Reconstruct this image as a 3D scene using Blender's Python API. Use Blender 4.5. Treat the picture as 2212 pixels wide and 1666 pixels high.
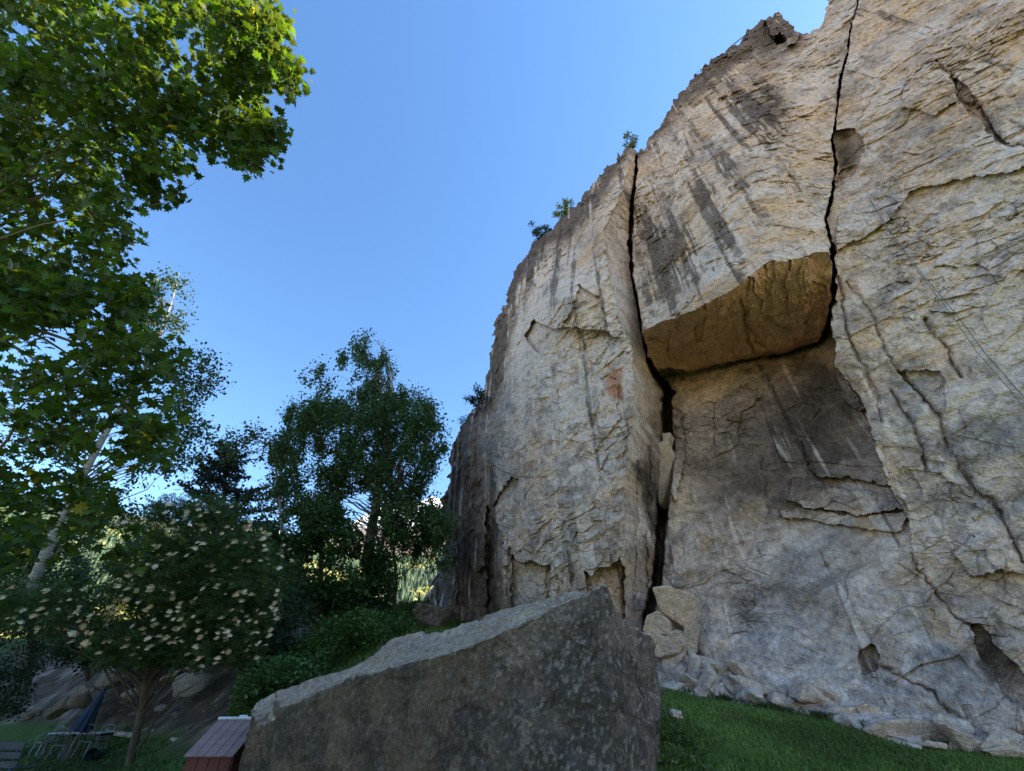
import bpy, math
import numpy as np
from mathutils import Vector

for _o in list(bpy.data.objects):
    bpy.data.objects.remove(_o)
SC = bpy.context.scene
COL = SC.collection
R = math.radians

# ------------------------------------------------------------------ camera
CAM_Z, PITCH, FPX = 1.60, R(36.5), 928.9          # FPX: focal length in a 2212-px-wide picture
_cam = bpy.data.cameras.new('camera')
_cam.sensor_fit = 'HORIZONTAL'
_cam.sensor_width = 36.0
_cam.lens = FPX / 2212.0 * 36.0
_cam.clip_start, _cam.clip_end = 0.05, 20000.0
cam = bpy.data.objects.new('camera', _cam)
cam.location = (0, 0, CAM_Z)
cam.rotation_euler = (R(90) + PITCH, 0, 0)
COL.objects.link(cam)
SC.camera = cam

# ------------------------------------------------------------------ sky, sun, exposure
SUN_AZ, SUN_EL = R(92), R(41)                      # azimuth from +Y towards +X
world = bpy.data.worlds.new('World')
SC.world = world
world.use_nodes = True
_n = world.node_tree.nodes
_bg = _n['Background']
_sky = _n.new('ShaderNodeTexSky')
_sky.sky_type = 'NISHITA'
_sky.sun_disc = False
_sky.sun_elevation = SUN_EL
_sky.sun_rotation = SUN_AZ
_sky.altitude = 300
_sky.air_density = 1.0
_sky.dust_density = 0.15
_sky.ozone_density = 2.0
_hs = _n.new('ShaderNodeHueSaturation')
_hs.inputs['Saturation'].default_value = 1.15
world.node_tree.links.new(_sky.outputs[0], _hs.inputs['Color'])
world.node_tree.links.new(_hs.outputs[0], _bg.inputs[0])
_bg.inputs[1].default_value = 0.095
_sl = bpy.data.lights.new('sun', 'SUN')
_sl.energy = 5.0
_sl.angle = R(0.53)
_sl.color = (1.0, 0.90, 0.74)
sun = bpy.data.objects.new('sun', _sl)
_sd = Vector((math.sin(SUN_AZ) * math.cos(SUN_EL), math.cos(SUN_AZ) * math.cos(SUN_EL), math.sin(SUN_EL)))
sun.rotation_euler = _sd.to_track_quat('Z', 'Y').to_euler()
sun.location = (40, 10, 60)
COL.objects.link(sun)
SC.view_settings.view_transform = 'Standard'
SC.view_settings.look = 'None'
SC.view_settings.gamma = 1.0
SC.view_settings.use_curve_mapping = False
SC.view_settings.exposure = 2.1
SC.cycles.max_bounces = 8
SC.cycles.diffuse_bounces = 5
SC.cycles.transparent_max_bounces = 8
SC.cycles.use_denoising = True

# ------------------------------------------------------------------ maths helpers
CP, SP = math.cos(PITCH), math.sin(PITCH)

def rays(px, py):
    """direction of the sight line through picture position (2212-px units), forward component 1"""
    x = (np.asarray(px, float) - 1106.0) / FPX
    v = (832.8 - np.asarray(py, float)) / FPX
    return np.stack([x, CP - v * SP, SP + v * CP], -1)

def at(px, py, t):
    return rays(px, py) * np.asarray(t, float)[..., None] + np.array([0, 0, CAM_Z])

def P3(px, py, t):
    return Vector(at(px, py, t).tolist())

def _h(ix, iy, iz, seed):
    h = (ix.astype(np.uint32) * np.uint32(374761393) + iy.astype(np.uint32) * np.uint32(668265263)
         + iz.astype(np.uint32) * np.uint32(2147483647 - 1274126177) + np.uint32((seed * 974711 + 12345) & 0xffffffff))
    h = (h ^ (h >> np.uint32(13))) * np.uint32(1274126177)
    h = (h ^ (h >> np.uint32(16))) * np.uint32(2246822519)
    h = h ^ (h >> np.uint32(15))
    return h.astype(np.float64) / 4294967296.0

def vnoise(p, seed=0):
    p = np.asarray(p, float)
    i = np.floor(p).astype(np.int64)
    f = p - i
    f = f * f * f * (f * (f * 6 - 15) + 10)
    r = 0
    for dx in (0, 1):
        wx = f[..., 0] if dx else 1 - f[..., 0]
        for dy in (0, 1):
            wy = f[..., 1] if dy else 1 - f[..., 1]
            for dz in (0, 1):
                wz = f[..., 2] if dz else 1 - f[..., 2]
                r = r + wx * wy * wz * _h(i[..., 0] + dx, i[..., 1] + dy, i[..., 2] + dz, seed)
    return r * 2 - 1

def fbm(p, octv=4, seed=0, gain=0.5, lac=2.03):
    a, s, tot = 1.0, 0.0, 0.0
    p = np.asarray(p, float)
    for k in range(octv):
        s = s + a * vnoise(p, seed + k * 17)
        tot += a
        a *= gain
        p = p * lac + 11.7
    return s / tot

def facets(p, seed=0, tilt=0.5):
    """broken-rock relief: every cell of a Voronoi pattern is a plane with its own tilt and height; also distance to the joint"""
    p = np.asarray(p, float)
    i = np.floor(p).astype(np.int64)
    f1 = np.full(p.shape[:-1], 9.0)
    f2 = f1.copy()
    h = np.zeros_like(f1)
    rid = np.zeros_like(f1)
    for dx in (-1, 0, 1):
        for dy in (-1, 0, 1):
            for dz in (-1, 0, 1):
                c = i + np.array([dx, dy, dz])
                a, b, e = c[..., 0], c[..., 1], c[..., 2]
                d = np.stack([a + _h(a, b, e, seed), b + _h(a, b, e, seed + 1), e + _h(a, b, e, seed + 2)], -1) - p
                q = (d * d).sum(-1)
                m = q < f1
                f2 = np.where(m, f1, np.minimum(f2, q))
                f1 = np.where(m, q, f1)
                g0, g1, g2 = _h(a, b, e, seed + 3), _h(a, b, e, seed + 4), _h(a, b, e, seed + 5)
                hh = (g2 - 0.5) + tilt * (-(d[..., 0] * (g0 - .5) + d[..., 1] * (g1 - .5)) * 2)
                h = np.where(m, hh, h)
                rid = np.where(m, g0, rid)
    return h, np.sqrt(f2) - np.sqrt(f1), rid

def sstep(a, b, x):
    x = np.clip((x - a) / (b - a), 0, 1)
    return x * x * (3 - 2 * x)

def inpoly(x, y, poly):
    r = np.zeros(np.shape(x), bool)
    n = len(poly)
    for k in range(n):
        x0, y0 = poly[k]
        x1, y1 = poly[(k + 1) % n]
        if y0 == y1:
            continue
        c = ((y0 > y) != (y1 > y)) & (x < (x1 - x0) * (y - y0) / (y1 - y0) + x0)
        r ^= c
    return r

def polydist(x, y, pts, w):
    """distance to a polyline and the width interpolated along it"""
    best = np.full(np.shape(x), 1e9)
    wid = np.ones(np.shape(x))
    w = list(w) if hasattr(w, '__len__') else [w] * len(pts)
    for k in range(len(pts) - 1):
        x0, y0 = pts[k]
        x1, y1 = pts[k + 1]
        dx, dy = x1 - x0, y1 - y0
        u = np.clip(((x - x0) * dx + (y - y0) * dy) / (dx * dx + dy * dy + 1e-9), 0, 1)
        d = np.hypot(x - x0 - u * dx, y - y0 - u * dy)
        m = d < best
        best = np.where(m, d, best)
        wid = np.where(m, w[k] * (1 - u) + w[k + 1] * u, wid)
    return best, wid

def tps(ctrl):
    """thin-plate spline through (x, y, value) control points"""
    c = np.array(ctrl, float)
    xy, v = c[:, :2], c[:, 2]
    n = len(c)
    s = np.abs(xy).max()
    q = xy / s
    r2 = ((q[:, None] - q[None]) ** 2).sum(-1)
    K = r2 * np.log(r2 + 1e-12)
    A = np.zeros((n + 3, n + 3))
    A[:n, :n] = K + np.eye(n) * 1e-7
    A[:n, n] = 1
    A[:n, n + 1:] = q
    A[n:, :n] = A[:n, n:].T
    w = np.linalg.solve(A, np.concatenate([v, [0, 0, 0]]))
    def f(x, y):
        x, y = np.asarray(x, float) / s, np.asarray(y, float) / s
        r = w[n] + w[n + 1] * x + w[n + 2] * y
        for k in range(n):
            d = (x - q[k, 0]) ** 2 + (y - q[k, 1]) ** 2
            r = r + w[k] * d * np.log(d + 1e-12)
        return r
    return f

# ------------------------------------------------------------------ object helpers
def mesh_np(name, V, F, mat=None, col=None, smooth=True, parent=None):
    """V (n,3), F list of equal-length face index arrays or one (m,k) array -> linked mesh object"""
    V = np.asarray(V, np.float32)
    Fs = F if isinstance(F, list) else [F]
    Fs = [np.asarray(f, np.int32) for f in Fs if len(f)]
    me = bpy.data.meshes.new(name)
    me.vertices.add(len(V))
    me.vertices.foreach_set('co', V.ravel())
    loops = np.concatenate([f.ravel() for f in Fs])
    sizes = np.concatenate([np.full(len(f), f.shape[1], np.int32) for f in Fs])
    starts = np.concatenate([[0], np.cumsum(sizes)[:-1]]).astype(np.int32)
    me.loops.add(len(loops))
    me.loops.foreach_set('vertex_index', loops)
    me.polygons.add(len(sizes))
    me.polygons.foreach_set('loop_start', starts)
    me.polygons.foreach_set('loop_total', sizes)
    me.polygons.foreach_set('use_smooth', np.full(len(sizes), smooth, bool))
    me.update(calc_edges=True)
    if col is not None:
        c4 = np.ones((len(V), 4), np.float32)
        c4[:, :3] = col
        a = me.color_attributes.new('Col', 'FLOAT_COLOR', 'POINT')
        a.data.foreach_set('color', c4.ravel())
    if mat:
        me.materials.append(mat)
    o = bpy.data.objects.new(name, me)
    COL.objects.link(o)
    if parent:
        o.parent = parent
    return o

def tag(o, label=None, cat=None, group=None, kind=None):
    if label: o['label'] = label
    if cat: o['category'] = cat
    if group: o['group'] = group
    if kind: o['kind'] = kind
    return o

def empty(name, loc=(0, 0, 0), rz=0.0):
    o = bpy.data.objects.new(name, None)
    o.location = loc
    o.rotation_euler = (0, 0, rz)
    o.empty_display_size = 0.1
    COL.objects.link(o)
    return o

class MB:
    """collects boxes, tubes and sheets; build() links them as ONE mesh object"""
    def __init__(s):
        s.v, s.f = [], []
    def add(s, V, F):
        b = sum(len(x) for x in s.v)
        s.v.append(np.asarray(V, float))
        s.f += [tuple(int(i) + b for i in f) for f in F]
        return s
    def box(s, c, size, rot=None, taper=1.0):
        a, b, h = np.array(size) / 2.0
        V = np.array([[x * a, y * b, z * h] for z in (-1, 1) for y in (-1, 1) for x in (-1, 1)])
        V[4:, :2] *= taper
        if rot is not None:
            V = V @ np.array(rot).T
        return s.add(V + np.array(c), [(0, 2, 3, 1), (4, 5, 7, 6), (0, 1, 5, 4), (2, 6, 7, 3), (0, 4, 6, 2), (1, 3, 7, 5)])
    def bar(s, p, q, w, d, up=(0, 0, 1)):
        p, q = np.array(p, float), np.array(q, float)
        z = (q - p) / np.linalg.norm(q - p)
        x = np.cross(np.array(up, float), z)
        if np.linalg.norm(x) < 1e-6:
            x = np.cross(np.array([0, 1.0, 0]), z)
        x /= np.linalg.norm(x)
        y = np.cross(z, x)
        return s.box((p + q) / 2, (w, d, np.linalg.norm(q - p)), np.stack([x, y, z], 1))
    def tube(s, pts, rad, sides=8, cap=True):
        V, F = tube_np(pts, rad, sides)
        n = len(pts)
        F = [tuple(f) for f in F]
        if cap:
            F.append(tuple(range(sides))[::-1])
            F.append(tuple((n - 1) * sides + k for k in range(sides)))
        return s.add(V, F)
    def build(s, name, mat, parent=None, smooth=False, bevel=0.0, loc=None):
        me = bpy.data.meshes.new(name)
        me.from_pydata([tuple(x) for x in np.concatenate(s.v)], [], s.f)
        me.polygons.foreach_set('use_smooth', [smooth] * len(me.polygons))
        me.materials.append(mat)
        o = bpy.data.objects.new(name, me)
        COL.objects.link(o)
        if parent: o.parent = parent
        if loc is not None: o.location = loc
        if bevel:
            m = o.modifiers.new('bevel', 'BEVEL')
            m.width, m.segments, m.limit_method = bevel, 2, 'ANGLE'
        return o

def tube_np(pts, rad, sides=6):
    pts = np.asarray(pts, float)
    n = len(pts)
    rad = np.broadcast_to(np.asarray(rad, float), (n,))
    tg = np.gradient(pts, axis=0)
    tg /= np.linalg.norm(tg, axis=1, keepdims=True) + 1e-12
    ref = np.array([0.31, 0.95, 0.05]) if abs(tg[0] @ np.array([0.31, 0.95, 0.05])) < .9 else np.array([1.0, 0, 0])
    x = np.cross(tg, ref)
    x /= np.linalg.norm(x, axis=1, keepdims=True) + 1e-12
    y = np.cross(tg, x)
    a = np.arange(sides) * 2 * math.pi / sides
    V = pts[:, None] + rad[:, None, None] * (np.cos(a)[None, :, None] * x[:, None] + np.sin(a)[None, :, None] * y[:, None])
    k = np.arange(sides)
    b = (np.arange(n - 1) * sides)[:, None]
    F = np.stack([b + k, b + (k + 1) % sides, b + sides + (k + 1) % sides, b + sides + k], -1).reshape(-1, 4)
    return V.reshape(-1, 3), F

# ------------------------------------------------------------------ materials
def mat(name, col=None, rough=0.85, attr=False, nscale=None, namt=0.25, bump=None, bdist=0.02, spec=0.25, metal=0.0,
        trans=0.0, tint=(1, 1, 1), stretch=(1, 1, 1), nscale2=None):
    """procedural material: plain or attribute colour, broken by noise, with noise relief; trans = share of light let through (leaves)"""
    m = bpy.data.materials.new(name)
    m.use_nodes = True
    nt = m.node_tree
    N, L = nt.nodes, nt.links
    b = N['Principled BSDF']
    b.inputs['Roughness'].default_value = rough
    b.inputs['Metallic'].default_value = metal
    b.inputs['Specular IOR Level'].default_value = spec
    if attr:
        a = N.new('ShaderNodeAttribute')
        a.attribute_name = 'Col'
        src = a.outputs['Color']
    else:
        a = N.new('ShaderNodeRGB')
        a.outputs[0].default_value = (*col, 1)
        src = a.outputs[0]
    tc = N.new('ShaderNodeTexCoord')
    mp = N.new('ShaderNodeMapping')
    mp.inputs['Scale'].default_value = stretch
    L.new(tc.outputs['Object'], mp.inputs['Vector'])
    for sc_, am in ((nscale, namt), (nscale2, namt * 0.8)):
        if not sc_:
            continue
        nz = N.new('ShaderNodeTexNoise')
        nz.inputs['Scale'].default_value = sc_
        nz.inputs['Detail'].default_value = 6
        nz.inputs['Roughness'].default_value = 0.65
        L.new(mp.outputs[0], nz.inputs['Vector'])
        mr = N.new('ShaderNodeMapRange')
        mr.inputs['From Min'].default_value = 0.3
        mr.inputs['From Max'].default_value = 0.7
        mr.inputs['To Min'].default_value = 1 - am
        mr.inputs['To Max'].default_value = 1 + am
        L.new(nz.outputs['Fac'], mr.inputs['Value'])
        mx = N.new('ShaderNodeMix')
        mx.data_type = 'RGBA'
        mx.blend_type = 'MULTIPLY'
        mx.inputs['Factor'].default_value = 1
        L.new(src, mx.inputs['A'])
        L.new(mr.outputs[0], mx.inputs['B'])
        src = mx.outputs['Result']
    L.new(src, b.inputs['Base Color'])
    if bump:
        prev = None
        for sc_, st in bump:
            nz = N.new('ShaderNodeTexNoise')
            nz.inputs['Scale'].default_value = sc_
            nz.inputs['Detail'].default_value = 5
            nz.inputs['Roughness'].default_value = 0.6
            L.new(mp.outputs[0], nz.inputs['Vector'])
            bp = N.new('ShaderNodeBump')
            bp.inputs['Strength'].default_value = st
            bp.inputs['Distance'].default_value = bdist
            L.new(nz.outputs['Fac'], bp.inputs['Height'])
            if prev: L.new(prev, bp.inputs['Normal'])
            prev = bp.outputs[0]
        L.new(prev, b.inputs['Normal'])
    if trans:
        t = N.new('ShaderNodeBsdfTranslucent')
        mx = N.new('ShaderNodeMix')
        mx.data_type = 'RGBA'
        mx.blend_type = 'MULTIPLY'
        mx.inputs['Factor'].default_value = 1
        L.new(src, mx.inputs['A'])
        mx.inputs['B'].default_value = (*tint, 1)
        L.new(mx.outputs['Result'], t.inputs['Color'])
        ms = N.new('ShaderNodeMixShader')
        ms.inputs[0].default_value = trans
        L.new(b.outputs[0], ms.inputs[1])
        L.new(t.outputs[0], ms.inputs[2])
        L.new(ms.outputs[0], N['Material Output'].inputs['Surface'])
    return m

M = {
    'rock': mat('rock', attr=True, rough=0.88, nscale=7.0, namt=0.25, nscale2=26.0, bump=[(5.0, 0.6), (20.0, 0.7)], bdist=0.09, spec=0.2),
    'boulder': mat('boulder_rock', attr=True, rough=0.9, nscale=22.0, namt=0.42, nscale2=60.0, bump=[(10.0, 0.6), (45.0, 0.8)], bdist=0.03, spec=0.2),
    'ground': mat('ground', attr=True, rough=0.95, nscale=3.0, namt=0.25, nscale2=14.0, bump=[(5.0, 0.5), (25.0, 0.5)], bdist=0.06, spec=0.1),
    'bark': mat('bark', (0.10, 0.075, 0.055), rough=0.95, nscale=6, namt=0.35, bump=[(14, 0.7)], stretch=(1, 1, 0.25), spec=0.1),
    'twig': mat('twig', (0.16, 0.12, 0.085), rough=0.9, nscale=5, namt=0.2, spec=0.15),
    'maple': mat('maple_leaf', attr=True, rough=0.5, trans=0.36, tint=(4.0, 3.1, 0.45), spec=0.3),
    'leaf': mat('leaf', attr=True, rough=0.55, trans=0.3, tint=(1.4, 1.4, 0.6), spec=0.3),
    'grass': mat('grass', attr=True, rough=0.6, trans=0.25, tint=(1.3, 1.4, 0.6), spec=0.2),
    'needle': mat('needle', attr=True, rough=0.6, spec=0.2),
    'flower': mat('cream_blossom', attr=True, rough=0.8, spec=0.1),
}

# ================================================================== the ground
GROUND = tps([(0, 0, 0), (0, -12, 0), (-12, -8, 0), (12, -8, 0), (-6, 5, 0), (-12, 6, 0), (-22, 8, 0), (5, 2, .35), (12, 4, .1), (8.4, 9.4, .80), (9.6, 10.4, .80),
              (7.5, 10.2, .95), (6.6, 10.9, 1.27), (5.8, 11.5, 1.44), (4.8, 12.2, 1.68), (3.7, 13.1, 1.94), (4.5, 14.4, 2.1), (7.2, 12.6, 1.5), (3, 7.5, .85), (6, 8, .55), (1.9, 7.6, 1.0), (-1, 7.6, .3), (-3.5, 8.2, .05), (-4.8, 8.6, 0),
              (-16, 20, 0), (-10, 14, .05), (-11, 19.4, .35), (-16, 23.6, .42), (-21, 28, .48), (-30, 30, .5), (-28, 15, 0),
              (-8.5, 17.2, 1.95), (-6.3, 17.3, 3.4), (-3.2, 17.3, 3.4), (-4.2, 21, 4.3), (-4, 22.3, 5.1), (-2.5, 10.6, 2.1), (-6.4, 11.5, .35),
              (-5, 13, 1.6), (-18.5, 26.2, 3.6), (-13, 24, 4.2), (-9, 24, 5.2), (-24, 33, 5.5), (-15, 32, 8.0), (-6, 30, 5.6), (-30, 42, 8),
              (-5, 42, 3.0), (0, 12, 2.6), (4, 18, 3.4), (12, 14, 1.6), (15, 5, .2), (-40, 0, 0), (-40, 50, 8), (-10, 50, 2), (15, 22, 3)])

def ground_z(x, y):
    x, y = np.asarray(x, float), np.asarray(y, float)
    z = GROUND(np.clip(x, -42, 16), np.clip(y, -14, 52))
    w = sstep(60, 34, np.hypot((x + 12) * .9, y - 18))
    z = z * w
    z = np.where(z < 0, .08 * z, z)
    q = np.stack([x * .5, y * .5, x * 0], -1)
    bank = sstep(1.0, 3.0, z) * sstep(2, -3, x)
    return z + 0.05 * fbm(q, 3, 5) + bank * (0.35 * fbm(q * 1.6, 4, 9))

def _lines(lo, hi, step, far):
    mid = np.arange(lo, hi, step)
    g = np.cumsum(step * 1.16 ** np.arange(1, 46))
    g = g[g < far]
    return np.concatenate([lo - g[::-1], mid, hi + g])

xs, ys = _lines(-30, 13, 0.2, 2600), _lines(2, 36, 0.2, 2600)
X, Y = np.meshgrid(xs, ys)
Z = ground_z(X, Y)
V = np.stack([X, Y, Z], -1).reshape(-1, 3)
ny, nx = X.shape
_i = (np.arange(ny - 1)[:, None] * nx + np.arange(nx - 1)).reshape(-1)
F = np.stack([_i, _i + 1, _i + nx + 1, _i + nx], -1)
x, y, z = V.T
soil = np.array([.070, .052, .038])
turf = np.array([.050, .085, .022])
moss = np.array([.045, .070, .020])
q = np.stack([x, y, z], -1)
n1 = fbm(q * .9, 4, 31)[:, None]
n2 = fbm(q * 3.5, 3, 32)[:, None]
col = turf * (1 + .35 * n1 + .25 * n2)
_bk = (sstep(.5, 1.0, z) * sstep(-6, -8.5, x) * sstep(40, 34, y))[:, None]
scree = np.array([.20, .175, .15])
col = col * (1 - _bk) + _bk * (soil * (1 + .5 * n2) * .9 + scree * np.clip(n1 * 1.3 + n2 * .8 - .05, 0, 1))
_far = sstep(45, 80, np.hypot(x + 12, y - 18))[:, None]
col = col * (1 - _far) + _far * (np.array([.34, .27, .16]) * (1 + .3 * n1))  # far ground kept pale and warm to bounce sunlight onto the cliff
ground = mesh_np('ground', V, F, M['ground'], np.clip(col, .01, .8))
tag(ground, kind='structure')

# ================================================================== the cliff
WN = np.array([-.52, -.85, -.05])
WN /= np.linalg.norm(WN)
W0 = np.array([3.9, 14.0, 3.07])
WC = float(WN @ (W0 - np.array([0, 0, CAM_Z])))
WS = np.array([.853, -.522, 0.0])                       # along the wall, to the right

OUTLINE = [(860, 1760), (890, 1335), (915, 1300), (945, 1240), (958, 1160), (946, 1120), (962, 1060), (970, 1000), (978, 960), (1000, 920),
           (1030, 880), (1046, 840), (1050, 790), (1062, 720), (1086, 660), (1105, 600), (1116, 568), (1150, 530), (1200, 488), (1250, 430),
           (1300, 370), (1338, 328), (1366, 315), (1376, 326), (1386, 322), (1410, 285), (1440, 240), (1490, 180), (1540, 130), (1590, 92),
           (1630, 52), (1646, 38), (1658, 42), (1690, 26), (1706, 45), (1718, 62), (1731, 80), (1750, 78), (1772, 62), (1782, 30),
           (1790, -10), (1800, -60), (1850, -120), (2000, -230), (2400, -300), (3600, -300), (3600, 1760)]
LCRACK = [(1377, 318), (1374, 370), (1365, 450), (1362, 530), (1366, 600), (1376, 660), (1388, 720), (1398, 770), (1412, 806), (1428, 828),
          (1443, 850), (1440, 900), (1444, 960), (1440, 1020), (1432, 1090), (1424, 1180), (1420, 1260), (1406, 1310), (1396, 1350), (1392, 1420)]
LCW = [4, 4.5, 5, 5.5, 4.5, 3.5, 4, 5, 9, 14, 17, 14, 17, 17, 16, 13, 13, 13, 12, 10]
RCRACK = [(1858, -60), (1852, 10), (1840, 50), (1832, 110), (1815, 180), (1808, 250), (1798, 300), (1806, 350), (1797, 420), (1784, 470),
          (1793, 520), (1801, 570), (1803, 620), (1793, 690), (1775, 735)]
RCW = [2, 2, 2, 2.5, 3.5, 3, 4, 4, 4.5, 6, 6.5, 6.5, 8, 9, 6]
ARETE_R = [(1803, 620), (1798, 700), (1806, 790), (1830, 822), (1862, 866), (1880, 930), (1895, 985), (1915, 1040), (1940, 1085), (1965, 1125)]
LIP = [(1390, 714), (1440, 690), (1500, 668), (1560, 640), (1600, 612), (1640, 580), (1665, 562), (1700, 568), (1740, 552), (1790, 545)]
UND = [(1412, 806), (1440, 795), (1490, 800), (1530, 795), (1560, 785), (1600, 776), (1650, 772), (1700, 760), (1750, 745), (1772, 735), (1793, 690), (1803, 620), (1795, 545)]
ARETE_L = [(1372, 318), (1340, 420), (1302, 500), (1310, 560), (1325, 640), (1345, 715), (1366, 760), (1373, 830), (1370, 900), (1358, 960),
           (1350, 1050), (1346, 1150), (1342, 1235), (1334, 1300), (1330, 1440)]

def _grid(lo, hi, step, a, b):
    g = np.cumsum(step * 1.22 ** np.arange(1, 40))
    return np.concatenate([(lo - g[lo - g > a])[::-1], np.arange(lo, hi, step), hi + g[hi + g < b]])

gx, gy = _grid(872, 2250, 1.9, 860, 3600), _grid(-20, 1672, 1.9, -300, 1760)
PX, PY = np.meshgrid(gx, gy)
_w = np.stack([PX / 34., PY / 34., PX * 0], -1)
JX = 4.5 * fbm(_w, 2, 71) + 2.6 * vnoise(_w * 3.6, 73)
JY = 4.5 * fbm(_w, 2, 81) + 2.6 * vnoise(_w * 3.6, 83)
QX, QY = PX + JX, PY + JY
inside = inpoly(PX + 1.6 * JX + 3.0 * vnoise(_w * 5.5, 75), PY + 1.6 * JY + 3.0 * vnoise(_w * 5.5, 85), OUTLINE)

# region of every point: 0 left buttress, 1 its right flank, 2 hanging block, 3 underside, 4 recessed slab, 5 right wall
reg = np.full(PX.shape, 0)
_rw = RCRACK[:13] + ARETE_R[1:] + [(1975, 1220), (1990, 1320), (1990, 1440), (1990, 1760), (3600, 1760), (3600, -300), (1858, -300)]
_hb = LCRACK[:7] + LIP + RCRACK[12::-1][2:] + [(1858, -300), (1377, -300)]
_un = LIP + UND[::-1][1:] + [(1398, 770)]
_fl = ARETE_L + [(1392, 1440)] + LCRACK[::-1][1:]
reg[inpoly(QX, QY, LCRACK + [(1392, 1760), (2100, 1760), (2100, 700), (1700, 300)])] = 4
reg[inpoly(QX, QY, _hb)] = 2
reg[inpoly(QX, QY, _un)] = 3
reg[inpoly(QX, QY, _fl)] = 1
reg[inpoly(QX, QY, _rw)] = 5

LEFT = [(1372, 318, -.3), (1340, 420, .5), (1302, 500, 1.3), (1325, 640, 1.6), (1345, 715, 1.8), (1370, 900, 1.7), (1350, 1050, 1.6), (1342, 1235, 1.5),
        (1334, 1340, 1.2), (1250, 900, 1.3), (1230, 650, 1.7), (1230, 800, 1.3), (1150, 900, .6), (1116, 575, -1.2), (1160, 640, .3), (1050, 800, -1.6),
        (1100, 800, -.1), (978, 960, -2.6), (1040, 950, -.7), (946, 1120, -3.4), (1000, 1100, -1.5), (1060, 1060, -.5), (1120, 1100, .5), (1200, 1200, 1.0),
        (1120, 1300, .2), (1000, 1280, -1.3), (925, 1300, -3.6), (890, 1400, -4.5), (1060, 1320, -.5), (1200, 1340, .7), (1200, 490, -1.1), (1250, 530, .4), (1300, 372, -.8)]
FLANK = [(1372, 318, -.4), (1340, 420, .4), (1302, 500, 1.2), (1325, 640, 1.5), (1345, 715, 1.7), (1373, 830, 1.6), (1350, 1050, 1.5), (1342, 1235, 1.4), (1334, 1400, 1.1),
         (1372, 370, -.6), (1364, 530, -.7), (1376, 660, -.5), (1398, 770, -.7), (1443, 850, -2.2), (1444, 960, -2.0), (1420, 1000, -.7), (1400, 1000, .4), (1432, 1090, -1.5), (1420, 1260, -1.3), (1395, 1180, .3), (1392, 1400, -.5), (1330, 600, .7)]
BLOCK = [(1385, 320, -.6), (1440, 240, -.9), (1550, 130, -1.2), (1650, 38, -1.7), (1690, 26, -1.7), (1731, 80, -1.5), (1790, 0, -1.5), (1850, 0, -1.0), (1390, 714, 1.6), (1500, 668, 2.1), (1560, 640, 2.3),
         (1665, 562, 2.2), (1790, 545, 1.6), (1550, 400, 1.0), (1470, 500, .9), (1700, 250, .0), (1660, 400, 1.2), (1372, 500, .0), (1380, 620, .4), (1800, 300, -.2), (1620, 200, -.5), (1780, 450, .8)]
UNDER = [(p[0], p[1], v) for p, v in zip(LIP, (1.6, 1.85, 2.1, 2.25, 2.3, 2.25, 2.15, 2.05, 1.8, 1.55))] + \
        [(1412, 806, -1.5), (1490, 800, -2.3), (1600, 776, -2.6), (1700, 760, -2.6), (1772, 735, -2.3), (1793, 690, -1.2), (1803, 620, .1), (1600, 700, -.3), (1700, 660, -.2), (1480, 740, -.3)]
SLAB = [(1428, 828, -2.8), (1490, 805, -2.9), (1620, 780, -3.0), (1775, 740, -3.0), (1800, 780, -2.7), (1460, 900, -2.3), (1650, 900, -2.3), (1850, 900, -2.2), (1440, 1050, -1.5), (1650, 1000, -1.5),
        (1900, 1060, -.9), (1960, 1140, -.1), (1430, 1200, -.9), (1550, 1200, -.7), (1750, 1150, -.7), (1420, 1340, -.3), (1500, 1350, -.2), (1700, 1300, -.15), (1850, 1250, .0), (1975, 1220, .1),
        (1990, 1350, .2), (1600, 1440, .3), (1800, 1450, .4), (1990, 1480, .45), (1450, 1450, .3), (1700, 1600, .9)]
RIGHT = [(1858, -60, -1.0), (1840, 50, -.7), (1815, 180, -.4), (1800, 300, -.3), (1797, 420, .0), (1803, 620, .6), (1806, 790, .7), (1862, 866, .6), (1895, 985, .5), (1965, 1125, .2), (1975, 1220, .15), (1990, 1350, .2),
         (1990, 1480, .45), (2000, 250, .3), (2000, 700, .6), (2100, 50, .3), (2100, 1000, .4), (2212, 400, .9), (2212, 900, .7), (2212, 1300, .5), (2050, 1300, .25), (2100, 1480, .5), (2212, 1560, .7), (2212, 0, .6), (2600, 600, 1.0), (2800, 1500, .8)]
O = np.zeros(PX.shape)
for k, c in enumerate((LEFT, FLANK, BLOCK, UNDER, SLAB, RIGHT)):
    m = (reg == k) & inside
    O[m] = tps(c)(np.clip(PX[m], 860, 2900), np.clip(PY[m], -120, 1700))

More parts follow.
